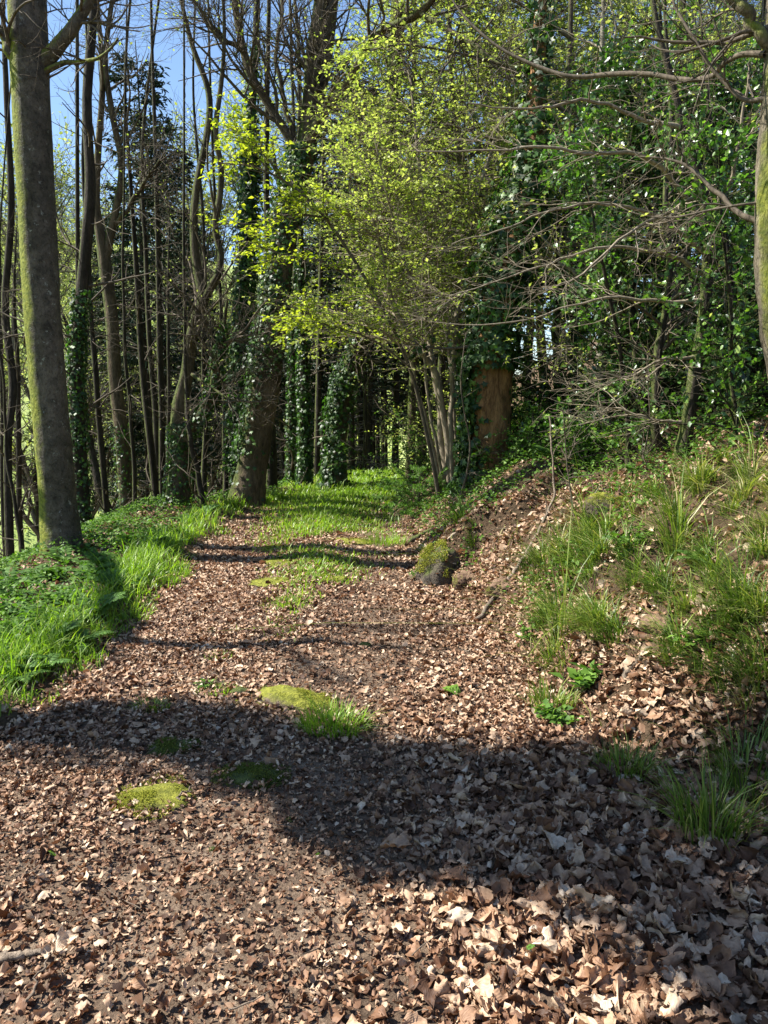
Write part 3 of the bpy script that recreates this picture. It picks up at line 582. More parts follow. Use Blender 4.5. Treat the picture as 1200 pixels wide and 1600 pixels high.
def herb(px, py, n, r, h, size, label, m='herb', kind='leaf'):
    c = hit(px, py); b = MB(); a = rng.uniform(0, 6.28, n); q = r*np.sqrt(rng.uniform(0, 1, n)); x, y = c[0]+q*np.cos(a)*.3, c[1]+q*np.sin(a)*.3
    P0 = np.stack([x, y, g(x, y)], 1); D = np.stack([np.cos(a)*.6, np.sin(a)*.6, np.ones(n)], 1); tp, tr = run(P0, D, rng.uniform(.4, 1, n)*h, np.full(n, .002), 5, .15, -.05)
    tubes(b, tp, tr, 4); P_, T_ = along(tp, 5, .3); nn = len(P_); leaves(b, P_, T_*.3+rand_unit(nn)*[1, 1, .3], np.array([0, 0, 1.])+rng.normal(0, .35, (nn, 3)), size*rng.uniform(.6, 1.2, nn), kind)
    return b.build('herb', M[m], base=c, label=label, category='plant', group='herbs on the bank foot')
herb(915, 1075, 16, .1, .16, .075, 'broad leaved green herb on the slope foot of the right bank')
herb(870, 1130, 26, .15, .12, .045, 'small leaved dark green herb below the broad leaved one')
herb(655, 900, 22, .12, .1, .03, 'small green herb at the left foot of the mossy outcrop')
herb(980, 860, 30, .25, .2, .04, 'leafy green herb beside the mossy hump on the bank')
herb(1090, 1010, 16, .1, .12, .05, 'pale leaved herb on the sunlit part of the bank')
herb(830, 990, 34, .2, .14, .035, 'dense small leaved herb at the grassy bank foot by the long branch')
herb(320, 1075, 20, .1, .05, .03, 'flat rosette herb on the path beside the low dark tuft')
ub = MB()    # undergrowth of small leaves under the ferns and on the bank
P = scatter(80000, -5.2, -1.9, 3, 16, lambda x, y: smooth(edgeL(y)-x+.2*N3(x, y, 2.), .35, .7)*(.25+.6*smooth(N4(x, y, 1.5), -.4, .4))); n = len(P); P[:, 2] += rng.uniform(.01, .16, n)
leaves(ub, P, rand_unit(n)*[1, 1, .4], np.array([0, 0, 1.])+rng.normal(0, .5, (n, 3)), rng.uniform(.02, .05, n))
P = scatter(90000, .0, 7, 3.6, 14, lambda x, y: smooth(x-edgeR(y), .0, .3)*smooth(N1(x, y, 1.9)+.3*N4(x, y, 4)+.12+.16*np.maximum(y-6, 0)+1.2*np.exp(-((x-1.5)/.9)**2-((y-8.3)/1.3)**2), .0, .5)*.8); n = len(P); P[:, 2] += rng.uniform(.01, .15, n)
leaves(ub, P, rand_unit(n)*[1, 1, .4], np.array([0, 0, 1.])+rng.normal(0, .5, (n, 3)), rng.uniform(.02, .05, n))
ub.build('undergrowth', M['herb'], kind='stuff', label='small leaved undergrowth on both banks')
tlog('ferns')

# ---------------------------------------------------------------- trees
def S(p): return p if len(p) == 4 else None
class Tree:
    def __init__(s, name, label, cat, px, py, Yb, group=None, base=None):
        s.base = at(px, py, Yb) if base is None else np.array(base, float)
        s.base[2] = float(g(s.base[0], s.base[1])) if base is None else s.base[2]
        s.root = thing(name, label, cat, s.base, group); s.wood = MB(); s.tw = MB(); s.lf = MB(); s.ivy = MB(); s.limbs = []
    def limb(s, pts, n=40, sides=14, rough=.08, grounded=False, tw=False):
        """pts: (px, py, Y, half width in px)"""
        w_ = np.array([at(p[0], p[1], p[2]) for p in pts]); r = np.array([p[3]*p[2]/F for p in pts])
        if grounded:
            f = w_[0].copy(); f[2] = float(g(f[0], f[1])); w_ = np.vstack([f-[0, 0, .3], f+[0, 0, .02], w_[1:] if w_[0, 2] < f[2]+.25 else w_]); r = np.concatenate([[r[0]*1.4, r[0]*1.2], r[1:] if len(w_) == len(r)+1 else r])
        return s.limb3(w_, r, n, sides, rough, tw)
    def limb3(s, w_, r, n=40, sides=14, rough=.08, tw=False):
        p, rr = resample(w_, r, n); wv = np.linspace(0, 1, n)*rng.uniform(9, 16); am = rr*.45*np.clip((.085-rr.max())/.04, 0, 1)*np.minimum(wv/2, 1); p = p+np.stack([am*(np.sin(wv*1.3+rng.uniform(0, 6))+.7*np.sin(wv*2.9+rng.uniform(0, 6))), am*np.sin(wv*1.7), 0*am], 1)*(am[:, None] > 0)
        tubes(s.tw if tw else s.wood, p, rr, sides, rough); s.limbs.append((p, rr)); return p, rr
    def done(s, bark, twig=None, leaf=None, ivy='ivy'):
        s.wood.build('trunk', M[bark], s.root, s.base)
        cr = s.tw.build('crown', M[twig or bark], s.root, s.base) if s.tw.n else None
        if s.lf.n: s.lf.build('leaves', M[leaf], cr or s.root, s.base)
        if s.ivy.n: s.ivy.build('ivy', M[ivy], s.root, s.base)
        return s.root
def stack(limbs, n=24):
    P, R = [], []
    for p, r in limbs:
        i = np.linspace(0, len(p)-1, n); k = np.minimum(i.astype(int), len(p)-2); f = (i-k)[:, None]
        P.append(p[k]*(1-f)+p[k+1]*f); R.append(r[k]*(1-f[:, 0])+r[k+1]*f[:, 0])
    return np.array(P), np.array(R)
def twigs(mb, pts, rads, per, Lr, lv=2, flat=.3, up=.02, t0=.2, ang=(30, 65), rr=.5, wob=.12, k2=6, k3=6, ratio=(.3, .6), rmin=.0018, n1=8):
    """branch out from limbs; returns the finest level polylines"""
    P, D, L, R = kids(pts, rads, per, Lr, ang, flat, rr, t0, rmin*2.5); R = np.minimum(R, L*.022); a, ar = run(P, D, L, R, n1, wob, up, .3); tubes(mb, a, ar, 5)
    allp = [a]; fine = a
    if lv >= 2:
        P, D, L, R = kids(a, ar, k2, (Lr[0]*ratio[0], Lr[1]*ratio[1]), ang, flat, .6, .12, rmin*1.3); R = np.minimum(R, L*.02); b_, br = run(P, D, L, R, 5, wob*1.1, up, .4); tubes(mb, b_, br, 4); fine = b_; allp.append(b_)
    if lv >= 3:
        P, D, L, R = kids(b_, br, k3, (Lr[0]*ratio[0]**2*1.1, Lr[1]*ratio[1]**2*1.1), ang, flat, .7, .1, rmin); c_, cr = run(P, D, L, R, 4, wob*1.3, up, .5); tubes(mb, c_, cr, 3); fine = c_; allp.append(c_)
    return fine, allp
def leafup(mb, tw_, per, size, kind='leaf', flat=.6, tint=None, t0=.1, hang=0.):
    P_, T_ = along(tw_, per, t0); n = len(P_); D = nrm(T_*.5+rand_unit(n)*[1, 1, .5]+[0, 0, -hang])
    leaves(mb, P_+D*.006, D, np.array([0, 0, 1.])*flat*1.5+rand_unit(n)*(1.1-flat), size*rng.uniform(.6, 1.25, n), kind, tint)
    return n
def ivy_on(tree, limb, dens, size=.06, t=(0, 1), out=.03, kind='ivy', spread=.06, side=None, fuzz=1.):
    p, r = limb; n = len(p); seg = np.linalg.norm(np.diff(p, axis=0), axis=1).sum()
    m = int(dens*seg*(t[1]-t[0])); u = rng.uniform(t[0], t[1], m)*(n-1); i = np.minimum(u.astype(int), n-2); f = (u-i)[:, None]
    c = p[i]*(1-f)+p[i+1]*f; rr = r[i]; T = nrm(p[i+1]-p[i]); a = rng.uniform(0, 6.28, m)
    if side is not None: a = rng.normal(side[0], side[1], m)
    U = nrm(np.cross(T, [0, 1., .03])); V_ = np.cross(T, U); d = np.cos(a)[:, None]*U+np.sin(a)[:, None]*V_
    lumps = .5+.5*N1(a*1.2+u*.0, u*.35+a, 1.5)
    off = rr*1.02+out*rng.uniform(.2, 1, m)+spread*rng.uniform(0, 1, m)**1.5*lumps*fuzz
    D = nrm(np.array([0, 0, -.7])+d*.25+rand_unit(m)*.5); N = nrm(d+rand_unit(m)*.45)
    leaves(tree.ivy, c+d*off[:, None], D, N, size*rng.uniform(.5, 1.2, m), kind)
GT = 'trees on the slope left of the path'
# 1 big beech at the left
t = Tree('beech_tree', 'thick grey beech trunk with a yellow moss strip down its left side', 'tree', 97, 868, 8.0)
tr = t.limb([(97, 868, 8, 27), (90, 780, 8, 27.5), (84, 700, 8, 27), (72, 560, 8, 26.5), (64, 450, 8, 26.5), (52, 230, 8, 26.5), (44, 60, 8, 27), (42, -60, 8, 25), (36, -300, 8, 22), (40, -600, 8.2, 14)], 120, 36, .035, True)
b1 = t.limb([(62, 105, 8, 12), (85, 80, 7.95, 11), (110, 48, 7.9, 9), (132, 15, 7.9, 8), (155, -40, 7.8, 7), (190, -150, 7.6, 5)], 30, 10, .08)
b2 = t.limb([(60, 118, 8, 5), (95, 100, 7.9, 4), (125, 96, 7.8, 3.2), (156, 90, 7.6, 2.4), (185, 60, 7.5, 1.5)], 20, 7, .1)
b3 = t.limb([(40, 110, 8, 10), (18, 85, 7.9, 8), (2, 50, 7.9, 5), (-30, -20, 7.8, 3)], 16, 9, .12)
P_, R_ = stack([b1, b2, b3], 16); fine, _ = twigs(t.tw, P_, R_, 7, (.5, 1.2), 2, .3, .03, .3)
P_, R_ = stack([tr], 40); f2, _ = twigs(t.tw, P_[:, 16:], R_[:, 16:], 14, (.4, 1.1), 2, .2, .0, 0., (50, 85), .12, k2=4)
f3, _ = twigs(t.tw, P_[:, 30:], R_[:, 30:], 10, (1.4, 2.6), 3, .2, .03, 0., (40, 75), .4)
leafup(t.lf, f3, 1.2, .035)
t.done('beech', 'twig', 'yleaf')
# slender and ivied trunks behind it
def pole(name, label, pts, bark='dark', ivyd=0, tw_=6, twL=(.5, 1.4), sides=10, group=GT, cat='tree', leaf=None, lper=.0, ivyt=(0, .5), n=50, topt=.2, up=.02, deadlow=True, ivysize=.055, tk=5, twig='twig'):
    pts = list(pts)+([] if pts[-1][1] < 0 or cat == 'sapling' or group.startswith('far') else [(pts[-1][0]+(pts[-1][0]-pts[-2][0])*.6+rng.uniform(-12, 12), pts[-1][1]-180, pts[-1][2], pts[-1][3]*.7), (pts[-1][0]+rng.uniform(-30, 30), -80, pts[-1][2], pts[-1][3]*.45)])
    t = Tree(name, label, cat, pts[0][0], pts[0][1], pts[0][2], group); l_ = t.limb(pts, n, sides, .09, True)
    P_, R_ = stack([l_], 30)
    if tw_: fine, _ = twigs(t.tw, P_, R_, tw_, twL, 2, .2, up, topt, (40, 80), .3, k2=tk)
    if leaf and lper: leafup(t.lf, fine, lper, .04)
    if ivyd: ivy_on(t, l_, ivyd, ivysize, ivyt)
    return t, l_
t, l_ = pole('ivy_clad_tree', 'dark slim ivied trunk immediately right of the thick moss striped beech', [(130, 832, 11, 12), (124, 700, 11, 11), (119, 600, 11, 10), (124, 500, 11, 9.5), (133, 400, 11, 9), (141, 290, 11, 8), (136, 150, 11, 7), (150, -50, 11, 6), (150, -300, 11, 4)], 'dark', 620, 26, (.5, 1.6), leaf='yleaf', lper=.5, ivyt=(0.02, .5)); t.done('dark', 'twig', 'yleaf')
t, l_ = pole('young_tree', 'thin straight dark pole between the ivied trunk and the lichen flecked trunk', [(167, 795, 11.5, 5), (158, 680, 11.5, 4.5), (150, 600, 11.5, 4.5), (143, 515, 11.5, 4), (138, 400, 11.5, 3.5), (130, 250, 11.5, 2.5)], tw_=14, twL=(.3, .9)); t.done('dark', 'twig')
t = Tree('forked_tree', 'slim grey trunk splitting into two upright stems, third trunk right of the moss striped beech', 'tree', 201, 815, 13, GT)
a = t.limb([(201, 815, 13, 12), (192, 700, 13, 11), (181, 600, 13, 10), (175, 500, 13, 10), (166, 430, 13, 9.5), (158, 375, 13, 8), (150, 320, 13, 6), (153, 240, 13, 5), (160, 120, 13, 4), (150, -20, 13, 3), (140, -200, 13, 2)], 60, 12, .09, True)
b_ = t.limb([(162, 420, 13, 7), (176, 350, 13, 6), (190, 270, 13, 5), (178, 190, 13, 4.5), (165, 100, 13, 4), (172, 20, 13, 3.4), (190, -120, 13, 2)], 40, 9)
c_ = t.limb([(180, 352, 13, 3.5), (200, 325, 12.9, 3), (222, 290, 12.8, 2.5), (250, 250, 12.7, 2)], 18, 7)
P_, R_ = stack([a, b_, c_], 30); fine, _ = twigs(t.tw, P_, R_, 16, (.6, 1.8), 3, .2, .03, .35, k2=5, k3=4); leafup(t.lf, fine, .25, .04); ivy_on(t, a, 420, .05, (0, .28)); t.done('ivybark', 'twig', 'yleaf')
for k, (pts, lab) in enumerate((
    ([(216, 818, 12.5, 3.4), (206, 690, 12.5, 3), (198, 575, 12.5, 2.8), (192, 420, 12.5, 2)], 'very thin dark pole right of the grey forked trunk'),
    ([(247, 805, 13.5, 6), (236, 700, 13.5, 5.5), (222, 575, 13.5, 5), (215, 450, 13.5, 4.5), (205, 300, 13.5, 3)], 'dark leaning pole left of the two close upright poles'),
    ([(248, 800, 14.5, 5), (243, 650, 14.5, 4.5), (234, 540, 14.5, 4), (228, 400, 14.5, 3.5)], 'dark pole touching the leaning one behind it'),
    ([(254, 797, 14, 5.5), (253, 650, 14, 5), (250, 560, 14, 4.8), (247, 400, 14, 4), (243, 240, 14, 3)], 'straight dark pole just left of the mossy forked tree'),
    ([(320, 797, 11, 4.6), (308, 740, 11, 4.2), (297, 680, 11, 3.8), (290, 600, 11.2, 3)], 'short leaning stem in front of the mossy forked tree'),
    ([(320, 790, 12.5, 4), (319, 650, 12.5, 3.6), (318, 500, 12.5, 3.2), (316, 330, 12.5, 2.5)], 'thin upright pole right of the mossy forked tree'),
    ([(15, 850, 10, 7), (12, 700, 10.2, 6), (20, 600, 10.4, 6), (8, 480, 10.5, 5.5), (18, 330, 10.5, 5), (10, 150, 10.5, 4)], 'dark crooked trunk at the far left edge behind the beech'),
    ([(38, 880, 9.6, 3.4), (22, 790, 9.7, 3), (10, 690, 9.8, 2.5), (5, 600, 9.8, 2)], 'thin leaning sapling at the lower left edge'),
    ([(425, 785, 14, 8), (424, 700, 14, 7.5), (422, 600, 14, 7), (420, 450, 14, 6)], 'dark straight trunk right behind the big leaning ivied tree'),
    ([(352, 790, 13, 4), (350, 640, 13.2, 3.6), (346, 500, 13.4, 3.2)], 'thin dark pole left behind the big leaning ivied tree'),
    ([(170, 800, 12.2, 7), (155, 760, 12.2, 7), (140, 690, 12.3, 6), (128, 600, 12.3, 5)], 'leaning trunk crossing behind the thin straight pole'))):
    t, l_ = pole('pole_tree', lab, pts, tw_=16 if k != 8 else 8, twL=(.4, 1.3), topt=.05); t.done('dark', 'twig')
for k, (px, Yd, r_, top) in enumerate(((30, 15, 5, 350), (262, 18, 4.5, 300),  (408, 20, 5, 250), (440, 23, 5, 250), (465, 19, 4.5, 250), (512, 22, 5, 300), (548, 21, 5, 300), (570, 19, 4.5, 350), (586, 24, 5, 350), (602, 21, 4.5, 350), (622, 25, 5, 350), (5, 17, 5, 300), (230, 22, 5, 250), (395, 27, 5, 250))):
    q = rng.uniform(-8, 8); t, l_ = pole('pole_tree', 'one of the thin dark poles standing well behind the nearer trunks '+('in the valley' if px < 350 else 'at the path end'), [(px, 800, Yd, r_*13/Yd), (px+q*.4, 600, Yd, r_*12/Yd), (px+q+rng.uniform(-6, 6), (600+top)/2, Yd, r_*8/Yd), (px+q, top, Yd, r_*2/Yd)], tw_=22, twL=(.4, 1.5), topt=.03, group='far valley poles' if px < 350 else 'far path end poles', sides=7, n=30, tk=4, twig='fartwig'); t.done('dark', 'fartwig')
# mossy forked tree
t = Tree('mossy_forked_tree', 'mossy tree with ivied foot forking low into curved left and short right stems', 'tree', 277, 795, 11.5, GT)
a = t.limb([(277, 795, 11.5, 17), (281, 720, 11.5, 15), (280, 670, 11.5, 14), (283, 625, 11.5, 12), (292, 585, 11.5, 10), (299, 530, 11.5, 9), (310, 490, 11.5, 9), (318, 465, 11.5, 8.5), (309, 420, 11.5, 7), (303, 370, 11.5, 6), (306, 300, 11.5, 5.5), (325, 200, 11.5, 5), (325, 140, 11.5, 4.5), (300, 70, 11.5, 3.5), (280, -10, 11.5, 2.5), (250, -120, 11.5, 1.5)], 70, 14, .1, True)
b_ = t.limb([(316, 470, 11.5, 7), (336, 440, 11.4, 6), (344, 405, 11.4, 5.5), (338, 350, 11.4, 5), (345, 280, 11.4, 4.5), (338, 200, 11.3, 4), (350, 80, 11.3, 3), (345, -60, 11.3, 2)], 36, 10, .1)
c_ = t.limb([(281, 690, 11.5, 10), (300, 665, 11.4, 9.5), (322, 638, 11.3, 9), (334, 605, 11.2, 8), (340, 560, 11.1, 6), (348, 520, 11., 4), (355, 470, 10.9, 2)], 30, 10, .1)
d_ = t.limb([(300, 585, 11.4, 3), (320, 598, 11.2, 2.4), (345, 615, 11, 2), (360, 625, 10.8, 1.2)], 14, 7)
P_, R_ = stack([a, b_, c_, d_], 30); fine, _ = twigs(t.tw, P_, R_, 14, (.5, 1.9), 3, .2, .03, .3, k2=5, k3=4); leafup(t.lf, fine, .2, .04); ivy_on(t, a, 900, .055, (0, .2)); ivy_on(t, c_, 500, .055, (.1, .9)); t.done('mossy', 'twig', 'yleaf')
# big leaning ivied beech
t = Tree('ivy_clad_beech', 'big leaning ivied trunk with several upper boughs left of the path end', 'tree', 384, 795, 12)
a = t.limb([(384, 795, 12, 25), (393, 730, 12, 23), (402, 680, 12, 23), (415, 600, 12, 22), (427, 500, 12, 21), (437, 425, 12, 20), (452, 325, 12, 18), (470, 260, 12, 18), (482, 210, 12, 15), (484, 150, 12, 11), (488, 80, 12, 9), (500, 0, 12, 8.5), (512, -150, 12, 6), (520, -400, 12, 4)], 90, 22, .08, True)
b_ = t.limb([(480, 225, 12.1, 13), (494, 160, 12.2, 12), (507, 90, 12.2, 11.5), (517, 0, 12.2, 10.5), (535, -150, 12.3, 8), (560, -400, 12.3, 5)], 34, 14)
c_ = t.limb([(478, 235, 11.9, 10), (495, 195, 11.7, 7.5), (520, 158, 11.4, 7), (545, 125, 11.2, 6.5), (575, 72, 10.9, 6), (600, 48, 10.6, 6), (655, 20, 10.2, 5.5), (690, -20, 10, 4), (740, -90, 9.6, 2.5)], 50, 12)
d_ = t.limb([(470, 240, 12, 8), (447, 207, 12, 6.5), (430, 180, 12, 6.5), (413, 152, 12, 6), (392, 118, 12, 6), (380, 75, 12, 5.5), (370, 25, 12, 5), (360, -60, 12, 4), (350, -200, 12, 2.5)], 40, 12)
e_ = t.limb([(385, 82, 12, 4), (360, 68, 11.8, 3.5), (345, 60, 11.6, 2.6), (320, 30, 11.4, 1.6)], 16, 8)
f_ = t.limb([(655, 20, 10.2, 4), (700, 45, 9.8, 3.6), (750, 78, 9.5, 3.2), (785, 100, 9.2, 2.2), (820, 104, 9., 1.2)], 24, 8)
h_ = t.limb([(460, 215, 12, 4), (445, 160, 12.1, 3.5), (432, 90, 12.2, 3), (440, 0, 12.3, 2.5), (430, -120, 12.3, 2)], 24, 8)
P_, R_ = stack([b_, c_, d_, e_, f_, h_, a], 36); fine, _ = twigs(t.tw, P_[:6], R_[:6], 17, (.6, 2.0), 3, .25, .02, .15, k2=5, k3=4)
leafup(t.lf, fine, .55, .045)
fine, _ = twigs(t.tw, P_[6:, 17:], R_[6:, 17:], 20, (.6, 2.0), 3, .25, .02, .15, k2=5, k3=4)
ivy_on(t, a, 420, .07, (.16, .36), side=(0, .7), spread=.16); ivy_on(t, a, 700, .07, (.30, .62), side=(.6, 1.3), spread=.16); ivy_on(t, a, 60, .07, (.0, .2)); ivy_on(t, a, 260, .07, (.0, .07), side=(.4, 1.))
t.done('ivybark', 'twig', 'yleaf')
# dense ivied column just left of the leaning beech
t = Tree('ivy_column_tree', 'dark trunk wholly hidden by bushy ivy, left of the big leaning beech', 'tree', 372, 785, 12.8)
a = t.limb([(372, 785, 12.8, 9), (372, 650, 12.8, 9), (378, 500, 12.8, 8), (388, 350, 12.8, 7), (392, 200, 12.9, 6), (400, 60, 13, 5), (405, -150, 13, 3)], 50, 12, .1, True)
ivy_on(t, a, 1500, .07, (.2, .7), spread=.20, out=.04); ivy_on(t, a, 300, .07, (.7, .85), spread=.12)
P_, R_ = stack([a], 30); fine, _ = twigs(t.tw, P_, R_, 9, (.4, 1.1), 2, .2, .02, .3); t.done('dark', 'twig')
# ivied tree at the end of the path
t = Tree('ivy_clad_tree', 'ivy clad trunk at the far end of the path with pale lit leaves', 'tree', 526, 775, 14.5)
a = t.limb([(526, 775, 14.5, 16), (527, 700, 14.5, 14), (533, 630, 14.5, 14), (546, 580, 14.5, 14), (560, 540, 14.5, 13), (576, 470, 14.5, 13), (590, 380, 14.5, 12.5), (603, 270, 14.5, 12.5), (614, 160, 14.5, 12), (620, 60, 14.5, 11), (625, -100, 14.5, 9), (625, -400, 14.5, 5)], 80, 16, .1, True)
ivy_on(t, a, 560, .08, (0, .34), spread=.24, out=.03, side=(.3, 1.3)); ivy_on(t, a, 260, .075, (.32, .55), spread=.1)
P_, R_ = stack([a], 30); fine, _ = twigs(t.tw, P_[:, 8:], R_[:, 8:], 30, (.8, 2.2), 3, .3, .02, .1, k2=5, k3=4, ang=(50, 85)); leafup(t.lf, fine, 1.6, .055); t.done('mossy', 'twig', 'yleaf')
for k, (pts, lab, iv) in enumerate((
    ([(476, 775, 15, 8), (477, 680, 15, 8), (474, 560, 15, 7), (470, 420, 15, 6), (468, 250, 15, 4)], 'dark ivied stem midway between the leaning beech and the ivied path end tree', 600),
    ([(455, 775, 17, 5), (455, 650, 17, 4.5), (458, 500, 17, 4)], 'thin dark stem left of the dark ivied stem', 300),
    ([(495, 772, 18, 5), (497, 640, 18, 4.5), (500, 480, 18, 4)], 'thin dark stem right of the dark ivied stem', 0))):
    t, l_ = pole('pole_tree', lab, pts, ivyd=iv, ivyt=(0, .6), tw_=22, twL=(.4, 1.4), topt=.05, ivysize=.07, tk=6); t.done('dark', 'twig')
tlog('left trees')

# plantation of spruces: two meshes, copied
def spruce(h, r0, seed, low=.12, green=1.0):
    w_ = MB(); tw = MB(); nl = MB(); z = np.linspace(-.4, h, 24); p = np.stack([.05*np.sin(z*.7), .05*np.cos(z*.5), z], 1); rr = r0*(1-.93*np.clip(z/h, 0, 1)); tubes(w_, p, rr, 9, .07)
    zz = np.arange(h*low, h*.97, .26); cnt = 5; P = []; D = []; L = []
    for q in zz:
        for k in range(cnt):
            a = rng.uniform(0, 6.28); f = (h-q)/h; P.append([.05*math.sin(q*.7), .05*math.cos(q*.5), q+rng.uniform(-.1, .1)]); D.append([math.cos(a), math.sin(a), -.15+.35*(1-f)]); L.append((.25+2.0*f**.8)*rng.uniform(.6, 1.1)*(1 if q > h*.28 else .75))
    P, D, L = np.array(P), np.array(D), np.array(L); a_, ar = run(P, D, L, L*.011+.003, 7, .05, -.03, .3); tubes(tw, a_, ar, 4)
    lo = P[:, 2] < h*.30
    P2, D2, L2, R2 = kids(a_[~lo], ar[~lo], 9, (.3, .8), (40, 70), .9, .6, .15, .003); b_, br = run(P2, D2, L2, R2, 4, .08, -.03, .4)
    P3, D3, L3, R3 = kids(a_[lo], ar[lo], 7, (.15, .5), (40, 70), .7, .6, .15, .002); b3, br3 = run(P3, D3, L3, R3, 3, .15, -.02, .4); tubes(tw, b3, br3, 3)
    for arr, per in ((b_, 9*green), (a_[~lo], 14*green)):
        Pn, Tn = along(arr, per, .0); n = len(Pn); leaves(nl, Pn, Tn*.8+rand_unit(n)*[.8, .8, .4]+[0, 0, -.12], np.array([0, 0, 1.])+rand_unit(n)*.6, rng.uniform(.09, .18, n), 'needle')
    return w_, tw, nl
SG = 'spruces of the plantation behind the trees'
def spruce_thing(parts, loc, label):
    r = thing('spruce_tree', label, 'spruce', loc, SG); parts[0].build('trunk', M['dark'], r); cr = parts[1].build('crown', M['fartwig'], r); parts[2].build('needles', M['spruce'], cr); return r
sp = [spruce_thing(spruce(13, .13, 1, .42, .6), (0, 0, 0), ''), spruce_thing(spruce(10.5, .11, 2, .3, .7), (0, 0, 0), ''), spruce_thing(spruce(12, .12, 3, .04, .8), (0, 0, 0), '')]
splots = [(236, 20, 0, .8), (266, 23, 1, 1.05), (300, 26, 0, .8), (205, 27, 1, .8), (160, 30, 0, .7), (190, 24, 0, .8), (325, 30, 0, 1.0),
          (440, 20, 2, .8), (470, 22, 0, .7), (505, 21, 2, .9), (545, 19, 1, .9), (562, 22, 0, .9), (580, 20, 2, .8), (600, 24, 1, 1.), (618, 21, 0, .8), (640, 26, 2, 1.), (660, 22, 1, .9), (415, 25, 0, 1), (490, 27, 1, 1), (530, 28, 2, 1), (590, 30, 0, 1), (380, 28, 2, .9), (690, 28, 0, .8)]
for i, (px, Yd, k, s) in enumerate(splots):
    s = s*(1.3 if px < 350 else .78 if px < 500 else 1.05)
    q = at(px, 700, Yd); loc = (q[0], Yd, float(g(q[0], Yd)))
    lab = ('one of the dark spruces standing on the valley slope left of the path' if px < 350 else 'one of the dark spruces crowding behind the end of the path')
    if i < 3 and False: pass
    if k >= 0 and not sp[k].get('used'): o = sp[k]; o['used'] = 1; o.location = loc; o.scale = (s, s, s); o['label'] = lab
    else: o = copy_thing(sp[k], loc, rng.uniform(0, 6.28), s, lab)
    o['group'] = 'valley slope spruces' if px < 350 else 'path end spruces'
for o in sp:
    if 'used' in o: del o['used']
for o in bpy.data.objects:
    if 'used' in o: del o['used']
tlog('spruces')

# bare far trees on the valley slope and beyond
def bare(h, r0, seed, leafy=.0, spread=1.):
    w_ = MB(); tw = MB(); lf = MB(); z = np.linspace(-.4, h*.8, 20); x0 = np.cumsum(rng.normal(0, .05, 20)); p = np.stack([x0, np.cumsum(rng.normal(0, .05, 20)), z], 1)
    tubes(w_, p, r0*(1-.85*np.clip(z/(h*.8), 0, 1)), 9, .08)
    P_, R_ = p[None], (r0*(1-.85*np.clip(z/(h*.8), 0, 1)))[None]
    P, D, L, R = kids(P_, R_, 30, (h*.22*spread, h*.42*spread), (25, 60), 0, .5, .25, .01, .5, .25); a_, ar = run(P, D, L, R, 9, .1, .07, .25); tubes(tw, a_, ar, 5)
    P, D, L, R = kids(a_, ar, 8, (.7, 1.8), (25, 60), 0, .55, .15, .006, .5, .1); b_, br = run(P, D, L, R, 6, .14, .04, .3); tubes(tw, b_, br, 4)
    P, D, L, R = kids(b_, br, 7, (.3, .9), (25, 60), 0, .6, .1, .004); c_, cr = run(P, D, L, R, 4, .18, .02, .5); tubes(tw, c_, cr, 3)
    if leafy: leafup(lf, c_, leafy, .07)
    return w_, tw, lf
def bare_thing(parts, label, grp, lm='fgreen', m='dark', tm='fartwig'):
    r = thing('bare_tree', label, 'tree', (0, 0, 0), grp); parts[0].build('trunk', M[m], r); cr = parts[1].build('crown', M[tm], r)
    if parts[2].n: parts[2].build('leaves', M[lm], cr)
    return r
bt = [bare_thing(bare(11, .16, 1, 4.5), '', 'far'), bare_thing(bare(9.5, .12, 2, 2.0), '', 'far'), bare_thing(bare(10, .13, 3, 7), '', 'far')]
bl = [(50, 21, 0, 1.), (135, 24, 1, 1.1), (225, 30, 1, 1.3), (320, 27, 0, 1.2), (375, 32, 1, 1.3), (420, 26, 0, 1.2), (-60, 22, 2, 1.), (150, 48, 2, 1.3), (60, 50, 2, 1.3), (280, 52, 2, 1.3), (470, 36, 2, 1.4), (520, 34, 0, 1.4)]
br_ = [(690, 17, 2, .9), (760, 15, 2, .9), (820, 19, 2, 1.), (880, 15, 1, .9), (950, 18, 2, 1.), (1010, 14, 0, .9), (1080, 17, 1, 1.), (1150, 14, 1, .9), (1210, 18, 0, 1.), (650, 24, 2, 1.2), (730, 28, 2, 1.2), (900, 26, 2, 1.2), (1060, 26, 0, 1.1), (1180, 25, 2, 1.), (980, 22, 1, 1.)]
usedk = set()
for px, Yd, k, s in bl+br_:
    s = s*(1.4 if px < 600 and Yd < 31 else 1.2 if px < 600 else 1.0)
    q = at(px, 700, Yd); loc = (q[0], Yd, float(g(q[0], Yd))); left = px < 600
    leafy = k == 2
    lab = ('one of the far %s trees in the valley left of the path' if left else 'one of the far %s trees up the slope right of the path') % ('thickly leafed pale green' if leafy else ('half leafed' if k == 0 else 'thinly leafed twiggy'))
    grp = ('valley ' if left else 'slope ')+('leafing', 'bare', 'leafing')[2 if leafy else (1 if k == 1 else 0)]+(' trees' if leafy or k == 1 else ' thin trees')
    if k not in usedk: usedk.add(k); o = bt[k]; o.location = loc; o.scale = (s, s, s); o['label'] = lab; o['group'] = grp
    else: o = copy_thing(bt[k], loc, rng.uniform(0, 6.28), s, lab, grp)
tlog('far trees')
